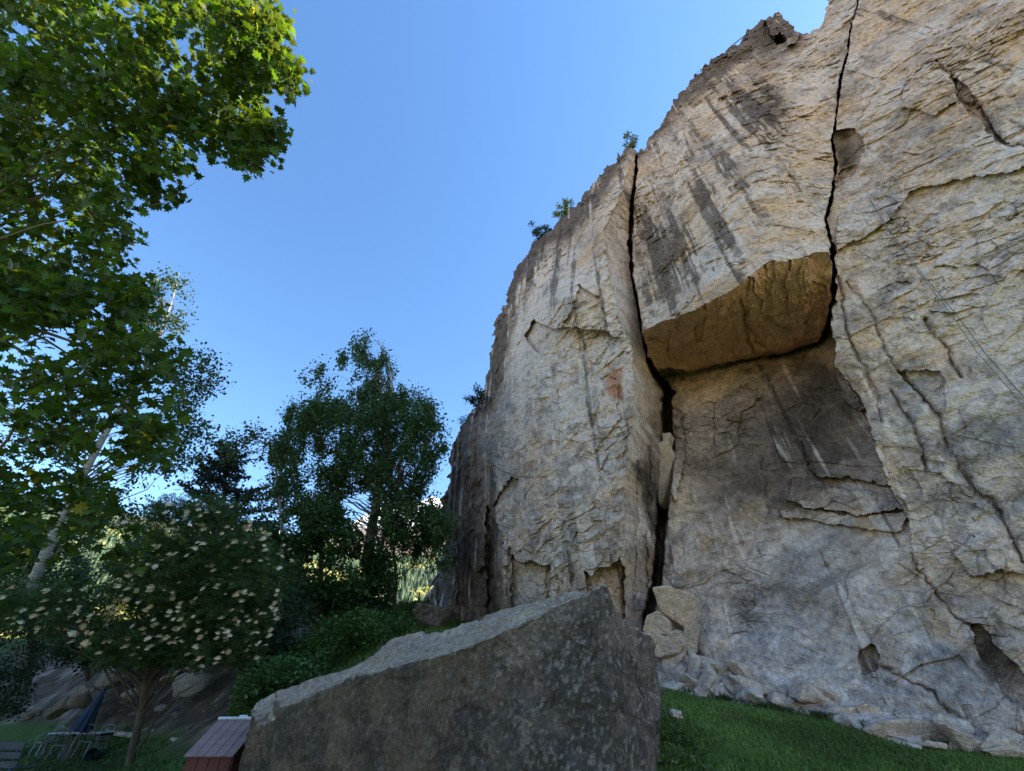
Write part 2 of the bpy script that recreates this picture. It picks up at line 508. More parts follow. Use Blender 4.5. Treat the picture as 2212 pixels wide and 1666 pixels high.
# flakes and undercuts: outlines in the picture, thickness in metres
FLAKES = [
    ([(1728, 951), (1800, 962), (1826, 944), (1900, 946), (1918, 1046), (1815, 1033), (1765, 1028), (1742, 996), (1738, 970)], .32),
    ([(1711, 1031), (1778, 1037), (1784, 1056), (1855, 1058), (1931, 1066), (1952, 1100), (1863, 1111), (1804, 1104), (1736, 1096), (1702, 1074)], .42),
    ([(1677, 1103), (1723, 1096), (1790, 1106), (1880, 1112), (1960, 1106), (1945, 1150), (1821, 1134), (1723, 1120), (1690, 1116)], .22),
    ([(1130, 726), (1150, 690), (1186, 706), (1232, 706), (1277, 713), (1314, 716), (1342, 733), (1322, 744), (1258, 765), (1164, 764)], -.38),
    ([(1255, 618), (1290, 640), (1312, 700), (1240, 702), (1215, 695), (1238, 650)], -.25),
    ([(1105, 1203), (1127, 1214), (1146, 1215), (1164, 1225), (1182, 1220), (1188, 1240), (1190, 1400), (1098, 1400)], -.5),
    ([(1262, 1232), (1278, 1248), (1285, 1234), (1312, 1224), (1337, 1205), (1350, 1226), (1345, 1400), (1265, 1400), (1270, 1300)], -.45),
    ([(1056, 1092), (1070, 1130), (1085, 1160), (1080, 1330), (1052, 1330), (1048, 1200)], -.35),
    ([(990, 1120), (1020, 1100), (1052, 1120), (1050, 1225), (1030, 1235), (1016, 1200), (1010, 1150)], .4),
    ([(1088, 1058), (1104, 1034), (1122, 1034), (1112, 1050), (1080, 1090), (1066, 1090)], -.3),
    ([(960, 1180), (985, 1170), (990, 1340), (950, 1340)], .35),
    ([(2060, 1200), (2098, 1243), (2140, 1240), (2165, 1230), (2205, 1241), (2260, 1235), (2260, 1180), (2120, 1150)], .28),
    ([(1800, 282), (1848, 280), (1872, 326), (1842, 378), (1806, 398), (1812, 340)], -.7),
    ([(1802, 540), (1862, 514), (1916, 478), (1976, 410), (2071, 386), (2230, 360), (2230, 300), (2000, 330), (1880, 420), (1812, 470)], .22),
    ([(2058, 169), (2090, 190), (2126, 228), (2144, 282), (2180, 306), (2150, 312), (2120, 262), (2071, 226)], -.3),
    ([(1962, 150), (2040, 130), (2070, 215), (2010, 250), (1950, 230)], .2),
    ([(1940, 800), (1976, 800), (2030, 800), (2042, 860), (2034, 905), (2011, 881), (1976, 845)], -.18),
    ([(2096, 1352), (2120, 1350), (2150, 1395), (2260, 1500), (2260, 1580), (2170, 1500), (2120, 1420)], -.5),
    ([(1860, 1400), (1890, 1390), (1905, 1420), (1900, 1450), (1870, 1460), (1855, 1430)], -.35),
    ([(1440, 600), (1470, 560), (1500, 640), (1470, 670), (1445, 680)], .1),
    ([(1655, 40), (1700, 30), (1728, 80), (1700, 100), (1684, 70), (1668, 84)], .5),
    ([(1665, 78), (1690, 72), (1698, 92), (1676, 96)], -.6),
    ([(1540, 880), (1600, 840), (1650, 850), (1600, 900), (1590, 960), (1545, 990)], .12),
    ([(1452, 880), (1475, 900), (1480, 1000), (1460, 1080), (1448, 1060)], .3),
    ([(1205, 820), (1260, 810), (1330, 830), (1340, 900), (1280, 980), (1210, 930)], .1),
    ([(1800, 760), (1815, 775), (1835, 830), (1868, 880), (1850, 890), (1815, 860)], .5),
]
for poly, d in FLAKES:
    m = inpoly(PX + 1.3 * JX, PY + 1.3 * JY, poly)
    O += d * m

CRACKS = [
    (LCRACK, LCW, 2.6), (RCRACK, RCW, 2.0),
    ([(1600, 655), (1612, 700), (1618, 740), (1632, 762)], [2, 4, 5, 3], .5),
    ([(1612, 700), (1640, 740), (1660, 752)], [2, 4, 2], .3),
    ([(1420, 815), (1470, 812), (1530, 800), (1600, 780), (1700, 763), (1775, 738)], [9, 6, 5, 4, 4, 6], 1.0),
    ([(1920, 842), (1946, 884), (1976, 926), (1989, 965), (2002, 1017)], [3, 8, 7, 6, 3], .4),
    ([(1998, 692), (2021, 724), (2047, 760), (2060, 793), (2077, 812)], [4, 6, 6, 4, 3], .4),
    ([(1943, 799), (1976, 845), (2011, 881), (2034, 910), (2041, 949), (2060, 985), (2086, 1024), (2109, 1063), (2142, 1082), (2180, 1150), (2212, 1215)], [2, 3, 4, 6, 9, 9, 6, 6, 5, 4, 3], .5),
    ([(1829, 607), (1862, 650), (1891, 698), (1917, 767), (1943, 799)], [2, 5, 4, 3, 2], .25),
    ([(1812, 600), (1833, 737), (1865, 786), (1891, 851), (1904, 913)], [2, 4, 7, 6, 2], .35),
    ([(2021, 130), (2058, 169), (2071, 223), (2126, 228), (2144, 282), (2176, 310), (2214, 316)], [2, 3, 3, 6, 5, 4, 3], .4),
    ([(1970, 1200), (1985, 1235), (2030, 1290), (2060, 1330), (2100, 1356)], [2, 2, 3, 2, 3], .3),
    ([(1056, 1095), (1058, 1180), (1050, 1310)], [3, 5, 4], .8), ([(985, 1150), (980, 1340)], [2, 5], .6),
    ([(1100, 1190), (1096, 1340)], [3, 6], .5), ([(1182, 1222), (1184, 1300)], [2, 3], .3),
    ([(1210, 1225), (1206, 1300)], [2, 3], .2), ([(1145, 1160), (1148, 1200)], [2, 2], .2),
    ([(1405, 960), (1400, 1100), (1398, 1330)], [2, 3, 4], .5), ([(1378, 980), (1372, 1200), (1370, 1330)], [2, 2, 2], .3),
    ([(1540, 880), (1555, 860), (1600, 838), (1650, 842)], [2, 3, 3, 2], .2),
    ([(1480, 1310), (1500, 1400), (1512, 1425)], [3, 8, 10], .7), ([(1645, 985), (1652, 1060), (1660, 1110)], [2, 3, 2], .2),
    ([(1900, 1440), (1960, 1470), (2020, 1500), (2080, 1560)], [3, 4, 3, 3], .35),
    ([(1540, 400), (1552, 470), (1560, 505)], [2, 3, 2], .2), ([(1610, 60), (1560, 160), (1520, 230)], [1, 2, 1], .12),
    ([(1690, 250), (1700, 330), (1720, 420)], [1, 2, 1], .12),
]
dark_crack = np.zeros(PX.shape)
_wn = np.stack([PX / 16., PY / 16., PX * 0], -1)
WVAR = 1 + .75 * vnoise(_wn, 91) + .35 * vnoise(_wn * 2.7, 92)
for ci, (pts, w, d) in enumerate(CRACKS):
    bx = (PX > min(p[0] for p in pts) - 60) & (PX < max(p[0] for p in pts) + 60) & (PY > min(p[1] for p in pts) - 60) & (PY < max(p[1] for p in pts) + 60)
    k = .45 if ci < 2 else 1.3
    dd, ww = polydist(PX[bx] + k * JX[bx], PY[bx] + k * JY[bx], pts, w)
    if ci < 2:
        wv = np.clip(.62 * WVAR[bx] + .12, .10 + .75 * sstep(830, 900, PY[bx]) * (ci == 0), 1.5 - .35 * sstep(830, 900, PY[bx])) * ww
        s = np.clip((wv - dd) / (.4 * wv + .6), 0, 1)
        O[bx] -= d * s
        dark_crack[bx] = np.maximum(dark_crack[bx], s)
    else:                                            # lesser joints: broken, with one bevelled side
        wv = np.clip(1.1 * WVAR[bx] - .15, .0, 1.8) * ww
        s = np.clip((wv - dd) / (.6 * wv + 1.2), 0, 1) * (wv > .5)
        s2 = np.clip(1 - dd / (3.5 * ww), 0, 1) ** 2
        O[bx] -= d * (.12 * s + .42 * s2)
        dark_crack[bx] = np.maximum(dark_crack[bx], .30 * s + .10 * s2)

# rock apron along the foot
APT = np.interp(PX, [1390, 1510, 1600, 1700, 1790, 1900, 2000, 2120, 2212, 2400], [1415, 1428, 1448, 1500, 1530, 1518, 1540, 1586, 1625, 1700])
apron = np.clip((PY - APT) / 70., 0, 2.5) * (PX > 1392)
O += .75 * apron ** .85

# broken surface: facets at three sizes, foliation, small relief (all in metres on the wall)
D0 = rays(PX, PY)
T0 = (WC + O) / (D0 @ WN)
S0 = D0 * T0[..., None] + np.array([0, 0, CAM_Z])
sx, sz = S0 @ WS, S0[..., 2]
dip = 0.20 + .10 * sstep(1000, 1900, PX)
fs = sx + .4 * fbm(S0 * .4, 3, 40)
fz = sz + dip * sx * sstep(1300, 1900, PX) - .25 * sx * sstep(1500, 1000, PX) + .5 * fbm(S0 * .35, 3, 41)
def facets2(p, seed=0, tilt=0.5):
    """the same relief on the unrolled wall (two coordinates)"""
    i = np.floor(p).astype(np.int64)
    f1 = np.full(p.shape[:-1], 9.0)
    f2 = f1.copy()
    h = np.zeros_like(f1)
    rid = np.zeros_like(f1)
    e = np.zeros(p.shape[:-1], np.int64)
    for dx in (-1, 0, 1):
        for dy in (-1, 0, 1):
            a, b = i[..., 0] + dx, i[..., 1] + dy
            g0, g1 = _h(a, b, e, seed), _h(a, b, e, seed + 1)
            d0, d1 = a + g0 - p[..., 0], b + g1 - p[..., 1]
            q = d0 * d0 + d1 * d1
            m = q < f1
            f2 = np.where(m, f1, np.minimum(f2, q))
            f1 = np.where(m, q, f1)
            k0, k1, k2 = (g0 * 7.31) % 1, (g1 * 5.17) % 1, (g0 * 3.77 + g1 * 11.3) % 1
            hh = (k2 - 0.5) - tilt * 2 * (d0 * (k0 - .5) + d1 * (k1 - .5))
            h = np.where(m, hh, h)
            rid = np.where(m, k0, rid)
    return h, np.sqrt(f2) - np.sqrt(f1), rid

def _rot(u, v, a):
    c, q_ = math.cos(a), math.sin(a)
    return u * c + v * q_, -u * q_ + v * c
rel = np.zeros(PX.shape)
wu, wv_ = sx + .9 * fbm(S0 * .5, 3, 42), sz + .9 * fbm(S0 * .5, 3, 43)
hA, eA, rA = facets2(np.stack([fs / 4.2, fz / 2.9], -1), 3, .9)
u1, v1 = _rot(wu, wv_, .55)
hB, eB, rB = facets2(np.stack([u1 / 1.9, v1 / .8], -1), 13, .9)
hC, eC, rC = facets2(np.stack([fs / .55, fz / .30], -1), 23, .9)
u2, v2 = _rot(wu, wv_, -.5)
hD, eD, rD = facets2(np.stack([u2 / 1.1, v2 / .55], -1), 33, .9)
mB = sstep(-.1, .5, fbm(S0 * .30, 3, 44) + .1)
mC = sstep(-.05, .45, fbm(S0 * .5, 3, 46))
mD = sstep(.0, .45, fbm(S0 * .36, 3, 48))
big = fbm(S0 * .25, 4, 50)
flute = np.abs(vnoise(np.stack([sx / .55, sz / 5., sx * 0], -1), 60)) * sstep(1130, 1000, PX)
rough = 1 + .5 * sstep(1150, 1000, PX)
ra = .34 * sstep(1350, 1500, PX)                          # the foliation dips to the left on the right-hand rocks
ru, rv = sx * np.cos(ra) + sz * np.sin(ra), -sx * np.sin(ra) + sz * np.cos(ra)
ru, rv = ru + .5 * fbm(S0 * .7, 3, 57), rv + .5 * fbm(S0 * .7, 3, 58)
ridge = 1 - np.abs(fbm(np.stack([ru * .8, rv * 1.5, sx * 0], -1), 4, 53)) * 2
hE, eE, rE = facets2(np.stack([ru / .30, rv / .17], -1), 63, 1.0)
rapron = np.clip(apron * 2, 0, 1)
rel += .50 * big + .06 * hA + .055 * hB * (.05 + mB) * rough + .06 * hD * mD + .075 * hC * (.14 + mC) * rough + .050 * hE * (.40 + mC) - .45 * flute
rel += .07 * ridge + .06 * fbm(np.stack([ru * 2.2, rv * 4.0, sx * 0], -1), 4, 52, gain=.6) + .06 * fbm(S0 * 3.6, 5, 54, gain=.62)
rel += rapron * (.30 * fbm(S0 * 1.1, 4, 55) + .10 * hC + .12 * hD)
rel += (reg == 3) * (.16 * hD + .12 * hB + .05 * hC)
rel[(reg == 1)] *= .5
O2 = O + rel
T = (WC + O2) / (D0 @ WN)
S = D0 * T[..., None] + np.array([0, 0, CAM_Z])

# ---- mineral colour and stains of the rock; the underside also carries painted bounce light
def blobs(L):
    r = np.zeros(PX.shape)
    for bx_, by_, rx_, ry_, a in L:
        r += a * np.exp(-(((PX - bx_) / rx_) ** 2 + ((PY - by_) / ry_) ** 2))
    return r

cream, grey, pale = np.array([.60, .47, .345]), np.array([.43, .40, .38]), np.array([.74, .67, .59])
brown, dark, rust, ochre = np.array([.24, .165, .11]), np.array([.075, .060, .050]), np.array([.42, .17, .065]), np.array([.54, .37, .20])
nA = fbm(S0 * .55, 4, 101)
nB = fbm(S0 * 1.7, 4, 103)
nC = fbm(S0 * 5.0, 3, 105)
nF = fbm(np.stack([ru * 1.0, rv * 2.3, sx * 0], -1), 5, 107, gain=.6)
nP = fbm(np.stack([ru * .55, rv * .8, sx * 0 + 4], -1) + .5 * np.stack([nB, nA, nB * 0], -1), 5, 108, gain=.55)
noap = 1 - np.clip(apron * 4, 0, 1)
nV = fbm(np.stack([sx * 3.3, sz * .12, sx * 0], -1), 4, 109)          # run-off: vertical
nV2 = fbm(np.stack([sx * 5.5, sz * .35, sx * 0 + 3], -1), 3, 111)
warm = tps([(1250, 800, .45), (1100, 900, .2), (1200, 1200, .45), (1300, 600, .55), (1000, 1200, .05), (1150, 560, .25), (1500, 400, .75), (1650, 250, .75), (1450, 600, .8), (1700, 500, .65),
            (1600, 700, .95), (1500, 760, .95), (1550, 950, .5), (1700, 900, .45), (1500, 1250, .35), (1700, 1350, .12), (1850, 1450, .15), (2000, 200, .8), (2150, 150, .85), (1900, 400, .5),
            (2100, 550, .35), (2000, 800, .4), (2150, 900, .35), (2050, 1150, .4), (2180, 1250, .45), (1950, 1350, .15), (2150, 1450, .15), (1390, 1100, .75), (1650, 60, .4), (1340, 450, .85),
            (1600, 1500, .45), (1950, 1560, .6), (2150, 1630, .5)])(PX.clip(850, 2400), PY.clip(-50, 1680))
warm = np.clip(warm + .55 * nA + .35 * nB + .2 * (rA - .5) + .25 * (rB - .5), 0, 1)[..., None]
C = grey * (1 - warm) + cream * warm
pal = sstep(-.04, .30, nP + .35 * nF + blobs([(1250, 850, 130, 160, .35), (1330, 800, 40, 120, .3), (2000, 620, 200, 150, .25), (1200, 650, 70, 120, .3), (2100, 350, 200, 200, .1), (1650, 1480, 160, 50, .3), (1950, 1560, 160, 40, .3)]))[..., None]
C = C * (1 - .75 * pal) + pale * .75 * pal
och = sstep(.22, .5, .8 * fbm(S0 * 1.1 + 31, 5, 113, gain=.58) + .3 * nA + blobs([(1600, 700, 200, 80, .45), (1340, 450, 40, 120, .3), (1330, 1280, 30, 60, .4), (1420, 1040, 30, 140, .2), (2050, 850, 60, 50, .25), (1560, 480, 100, 150, .15), (2140, 100, 80, 60, .2)]))[..., None]
C = C * (1 - .6 * och) + ochre * .6 * och
# grey-brown patina and dark water stains; caves and recesses darkened as well
pat = blobs([(1640, 900, 210, 170, .50), (1750, 1000, 170, 140, .34), (1560, 1080, 120, 120, .2), (1400, 900, 40, 400, .15), (1800, 830, 100, 90, .2), (1820, 1350, 150, 110, .30), (1700, 1280, 120, 60, .2), (1010, 1200, 80, 190, .58), (970, 1050, 60, 140, .55), (1060, 1300, 60, 100, .4), (1060, 900, 50, 120, .25),
             (1240, 480, 110, 70, .34), (1130, 620, 40, 70, .34), (1080, 760, 40, 120, .34), (1560, 160, 90, 90, .36), (1660, 90, 50, 60, .55), (1670, 240, 45, 70, .45), (1420, 520, 70, 130, .16), (1830, 330, 30, 50, .5), (1750, 60, 60, 40, .2),
             (2140, 1430, 60, 90, .45), (1900, 1430, 60, 50, .3), (1410, 1150, 25, 200, .4), (1450, 900, 30, 80, .25), (2000, 950, 90, 120, .08), (2110, 30, 120, 25, .3), (1860, 520, 30, 40, .2)])
crd = np.full(PX.shape, 1e9)
for seg in (OUTLINE[4:23], OUTLINE[24:37]):
    d_, _ = polydist(PX + 2 * JX, PY + 2 * JY, seg, 1)
    crd = np.minimum(crd, d_)
crest = np.clip(1 - crd / 46., 0, 1) * sstep(1760, 1700, PX)
pat += .75 * crest
pt = sstep(.16, .50, pat + .34 * nP + .22 * nF + .16 * nC)[..., None]
C = C * (1 - .66 * pt) + brown * .66 * pt
streak_zone = blobs([(1450, 560, 130, 170, .38), (1560, 300, 130, 150, .24), (1250, 780, 130, 110, .22), (1250, 1230, 130, 70, .22), (1150, 560, 110, 90, .36), (1650, 230, 60, 90, .38), (1010, 1150, 90, 200, .32),
                     (1650, 1010, 60, 120, .22), (1410, 1100, 30, 220, .30), (2140, 1430, 50, 80, .3)])
nW = fbm(np.stack([ru * .35, rv * 1.6, sx * 0 + 8], -1), 5, 117, gain=.6)
lw = blobs([(1800, 1330, 260, 150, 1.0), (2080, 1420, 180, 140, .8), (1560, 1330, 120, 120, .6), (2080, 1000, 160, 260, .6), (2050, 250, 200, 220, .45), (1250, 1000, 140, 260, .35)])
wd_ = (.62 * sstep(.08, .36, nW + .25 * nC) * np.clip(lw, 0, 1))[..., None]
C = C * (1 - wd_) + np.array([.20, .165, .14]) * wd_
st = noap[..., None] * sstep(.29, .52, streak_zone + .65 * nV + .25 * nV2 + .28 * nB + .16 * nC)[..., None]
C = C * (1 - .80 * st) + dark * .80 * st
dk = sstep(.42, .75, pat * 1.15 + .45 * nA + .3 * nB + .15 * nC)[..., None]
C = C * (1 - .72 * dk) + dark * .72 * dk
wst = noap[..., None] * sstep(.25, .5, blobs([(1210, 830, 120, 110, .38), (1260, 780, 90, 60, .2), (1260, 1180, 90, 120, .28), (1180, 660, 80, 90, .25)]) + .7 * nV2 + .15 * nB)[..., None]
C = C * (1 - .62 * wst) + pale * 1.1 * .62 * wst
rs = sstep(.35, .62, blobs([(1330, 815, 26, 55, .62), (1300, 850, 40, 20, .3), (1135, 1170, 26, 14, .3), (1010, 1040, 22, 40, .4), (1170, 1095, 30, 10, .3), (1240, 960, 50, 12, .35), (1900, 975, 50, 25, .25), (1990, 1090, 40, 25, .4), (2010, 1150, 30, 20, .3), (1330, 1270, 20, 30, .3), (1950, 1010, 40, 20, .3)])
           + .35 * nB + .25 * nF)[..., None]
C = C * (1 - .7 * rs) + rust * .7 * rs
lich = sstep(.2, .6, nC + .5 * nA - .2)[..., None] * sstep(1200, 1000, PX)[..., None]
C = C * (1 - .35 * lich) + np.array([.20, .20, .19]) * .35 * lich
# darker brown along the joints and cracks
jn = np.clip(1 - eB / .07, 0, 1) * .40 * mB + np.clip(1 - eC / .12, 0, 1) * .30 * mC + np.clip(1 - eA / .02, 0, 1) * .35 * mD
jn = np.clip(jn + .5 * dark_crack, 0, .85)[..., None]
C = C * (1 - jn) + np.array([.13, .10, .075]) * jn
nG = fbm(S0 * 9.0, 3, 115, gain=.7)
C *= np.clip(1 + .26 * nB + .34 * nC + .22 * nF + .34 * nG + .22 * (rC - .5) * mC + .18 * (rB - .5) + .2 * (rD - .5) * mD + .16 * (rE - .5), .45, 1.38)[..., None]
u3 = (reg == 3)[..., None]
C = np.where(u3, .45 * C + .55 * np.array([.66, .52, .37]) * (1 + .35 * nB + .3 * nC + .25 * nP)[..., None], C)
C = C * np.array([1.095, .955, .905]) * (1 + u3 * np.array([.42, .15, .08]))  # underside colour raised and warmed to stand in for weak bounce light
C = np.maximum(C * np.minimum(1, .72 / C.max(-1, keepdims=True)), .02)

cliff = empty('cliff', (0, 0, 0))
tag(cliff, 'tall pale cliff of cracked cream and grey rock', kind='structure')
PARTN = ['left_buttress', 'buttress_flank', 'hanging_block', 'block_underside', 'recessed_slab', 'right_wall']
cny, cnx = PX.shape
vid = np.arange(cny * cnx).reshape(cny, cnx)
ok = inside[:-1, :-1] & inside[1:, :-1] & inside[:-1, 1:] & inside[1:, 1:]
fq = np.stack([vid[:-1, :-1], vid[1:, :-1], vid[1:, 1:], vid[:-1, 1:]], -1)
fr = reg[:-1, :-1]
BACK = np.array([.50, .82, 1.0])
Vall, Call = S.reshape(-1, 3), C.reshape(-1, 3)
# boundary carried back as the cliff's unseen body, steepened to shade bank and trees
allF = fq[ok]
e = np.concatenate([allF[:, [0, 1]], allF[:, [1, 2]], allF[:, [2, 3]], allF[:, [3, 0]]])
er = np.concatenate([fr[ok]] * 4)
key = np.sort(e, 1)
key = key[:, 0].astype(np.int64) * (cny * cnx) + key[:, 1]
_, inv, cnt = np.unique(key, return_inverse=True, return_counts=True)
be, ber = e[cnt[inv] == 1], er[cnt[inv] == 1]
_up = (PY.ravel()[be] < 1700).all(1) & ((PX.ravel()[be] < 1250) | (PY.ravel()[be] < 1350)).all(1)      # the foot stays in the ground
_up &= ~((PX.ravel()[be] > 1764) & (PX.ravel()[be] < 1900) & (PY.ravel()[be] < 75)).all(1)
be, ber = be[_up], ber[_up]
for k in range(6):
    f = allF[fr[ok] == k]
    b = be[ber == k]
    used, ix = np.unique(np.concatenate([f.ravel(), b.ravel()]), return_inverse=True)
    nf = f.size
    F1 = ix[:nf].reshape(-1, 4)
    Vk, Ck = Vall[used], Call[used]
    Fs = [F1]
    if len(b):
        B1 = ix[nf:].reshape(-1, 2)
        bu, bi = np.unique(B1.ravel(), return_inverse=True)
        bi = bi.reshape(-1, 2)
        n0 = len(Vk)
        steps = (.5, 2.5, 9.0, 45.0)
        ring_prev = bu
        for si, sd in enumerate(steps):
            jit = fbm(Vk[bu] * .9 + si * 5, 3, 90)[:, None] * min(1.2, .25 * sd)
            ring = Vk[bu] + BACK * sd * (1 + .1 * jit) + np.array([0, 0, .5]) * jit
            idn = np.arange(len(bu)) + len(Vk)
            Vk = np.concatenate([Vk, ring])
            Ck = np.concatenate([Ck, Ck[bu]])
            Fs.append(np.stack([ring_prev[bi[:, 1]], ring_prev[bi[:, 0]], idn[bi[:, 0]], idn[bi[:, 1]]], -1))
            ring_prev = idn
    mesh_np(PARTN[k], Vk, Fs, M['rock'], Ck, smooth=False, parent=cliff)

# ================================================================== rocks
def rock_mesh(name, V0, mat_, seed, voxel, amp=1.0, colf=None, parent=None, fscale=1.0, hull=True):
    """closed rock: hull of corner points, remeshed finely, then broken up with facets and small relief"""
    import bmesh
    bm = bmesh.new()
    vs = [bm.verts.new(v) for v in V0]
    r = bmesh.ops.convex_hull(bm, input=vs)
    bmesh.ops.delete(bm, geom=[v for v in bm.verts if not v.link_faces], context='VERTS')
    bmesh.ops.recalc_face_normals(bm, faces=bm.faces)
    me = bpy.data.meshes.new(name)
    bm.to_mesh(me)
    bm.free()
    o = bpy.data.objects.new(name, me)
    COL.objects.link(o)
    md = o.modifiers.new('remesh', 'REMESH')
    md.mode = 'VOXEL'
    md.voxel_size = voxel
    dg = bpy.context.evaluated_depsgraph_get()
    me2 = bpy.data.meshes.new_from_object(o.evaluated_get(dg))
    o.modifiers.clear()
    o.data = me2
    me2.name = name
    n = len(me2.vertices)
    co = np.empty(n * 3, np.float32); me2.vertices.foreach_get('co', co); co = co.reshape(-1, 3).astype(float)
    no = np.empty(n * 3, np.float32); me2.vertices.foreach_get('normal', no); no = no.reshape(-1, 3).astype(float)
    s = fscale
    q = co + .15 * s * np.stack([fbm(co / s * 1.3, 2, seed + k) for k in range(3)], -1)
    h1, e1, r1 = facets(q / (.75 * s), seed, .6)
    h2, e2, r2 = facets(q / (.25 * s), seed + 20, .7)
    d = s * amp * (.09 * fbm(co / s * 1.1, 4, seed + 30) + .055 * h1 + .022 * h2 + .012 * fbm(co / s * 9, 3, seed + 40))
    co2 = co + no * d[:, None]
    me2.vertices.foreach_set('co', co2.astype(np.float32).ravel())
    me2.polygons.foreach_set('use_smooth', np.ones(len(me2.polygons), bool))
    me2.update()
    c = colf(co2, no, seed, r1, e2)
    c4 = np.ones((n, 4), np.float32)
    c4[:, :3] = np.clip(c, .015, .85)
    a = me2.color_attributes.new('Col', 'FLOAT_COLOR', 'POINT')
    a.data.foreach_set('color', c4.ravel())
    me2.materials.clear()
    me2.materials.append(mat_)
    if parent: o.parent = parent
    return o

def pale_rock(co, no, seed, r1, e2):
    nA, nB, nC = fbm(co * 1.2, 3, seed + 50), fbm(co * 4, 4, seed + 51), fbm(co * 14, 3, seed + 52)
    w = np.clip(.45 + .5 * nA + .3 * nB + .3 * (r1 - .5), 0, 1)[:, None]
    c = np.array([.52, .47, .43]) * (1 - w) + np.array([.66, .53, .40]) * w
    b = sstep(.1, .5, nB + .3 * nA)[:, None]
    c = c * (1 - .4 * b) + np.array([.27, .22, .18]) * .4 * b
    return c * (1 + .25 * nC + .2 * nB)[:, None] * np.array([1.12, .955, .86])

def boulder_col(co, no, seed, r1, e2):
    nA, nB, nC = fbm(co * .8, 4, seed + 50), fbm(co * 3.5, 4, seed + 51), fbm(co * 13, 4, seed + 52)
    nD = fbm(co * 24, 3, seed + 53, gain=.7)
    nV = fbm(np.stack([co[:, 0] * 4.5, co[:, 1] * 4.5, co[:, 2] * .35], -1), 4, seed + 54)
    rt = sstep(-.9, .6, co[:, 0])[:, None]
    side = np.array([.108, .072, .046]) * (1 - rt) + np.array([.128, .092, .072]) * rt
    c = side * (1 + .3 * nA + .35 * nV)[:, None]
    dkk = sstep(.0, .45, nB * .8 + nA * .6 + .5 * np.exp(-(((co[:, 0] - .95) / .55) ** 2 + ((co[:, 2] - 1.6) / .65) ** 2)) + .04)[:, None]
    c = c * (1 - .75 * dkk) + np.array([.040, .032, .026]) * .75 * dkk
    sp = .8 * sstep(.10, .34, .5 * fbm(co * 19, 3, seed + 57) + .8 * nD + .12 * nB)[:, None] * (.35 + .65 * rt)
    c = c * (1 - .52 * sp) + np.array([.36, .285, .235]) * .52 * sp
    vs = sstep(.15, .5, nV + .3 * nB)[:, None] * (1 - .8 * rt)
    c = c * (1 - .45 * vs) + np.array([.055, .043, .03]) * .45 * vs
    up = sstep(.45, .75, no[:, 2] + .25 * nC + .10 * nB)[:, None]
    top = np.array([.30, .23, .165]) * (1 + .25 * nC + .25 * nB)[:, None]  # upward faces painted paler, standing in for skylight on the top
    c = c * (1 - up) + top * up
    ms = sstep(.1, .4, nB + .5 * nA - .05)[:, None] * up * sstep(-.8, -2.2, co[:, 0])[:, None] * .0
    return c * (1 + .25 * nC)[:, None]

# big grey boulder: corner positions
_ft = [(546, 1541, 6.55), (567, 1571, 6.35), (598, 1554, 6.3), (604, 1533, 6.3), (648, 1516, 6.2), (704, 1490, 6.1), (759, 1469, 6.0), (819, 1454, 5.9), (887, 1426, 5.8), (968, 1405, 5.65),
       (1053, 1374, 5.5), (1117, 1343, 5.5), (1160, 1324, 5.5), (1220, 1298, 5.55), (1307, 1268, 5.6), (1333, 1311, 5.65), (1352, 1345, 5.7), (1395, 1369, 5.8), (1420, 1390, 5.95), (1426, 1455, 5.9), (1432, 1520, 5.85)]
_bt = [(542, 1526, 7.0), (567, 1505, 7.3), (597, 1493, 7.4), (661, 1479, 7.5), (734, 1460, 7.5), (785, 1435, 7.5), (849, 1394, 7.6), (904, 1379, 7.6), (981, 1354, 7.5), (1066, 1319, 7.3), (1139, 1305, 7.0), (1216, 1289, 6.5)]
BF = at(*np.array(_ft).T)
BB = at(*np.array(_bt).T)

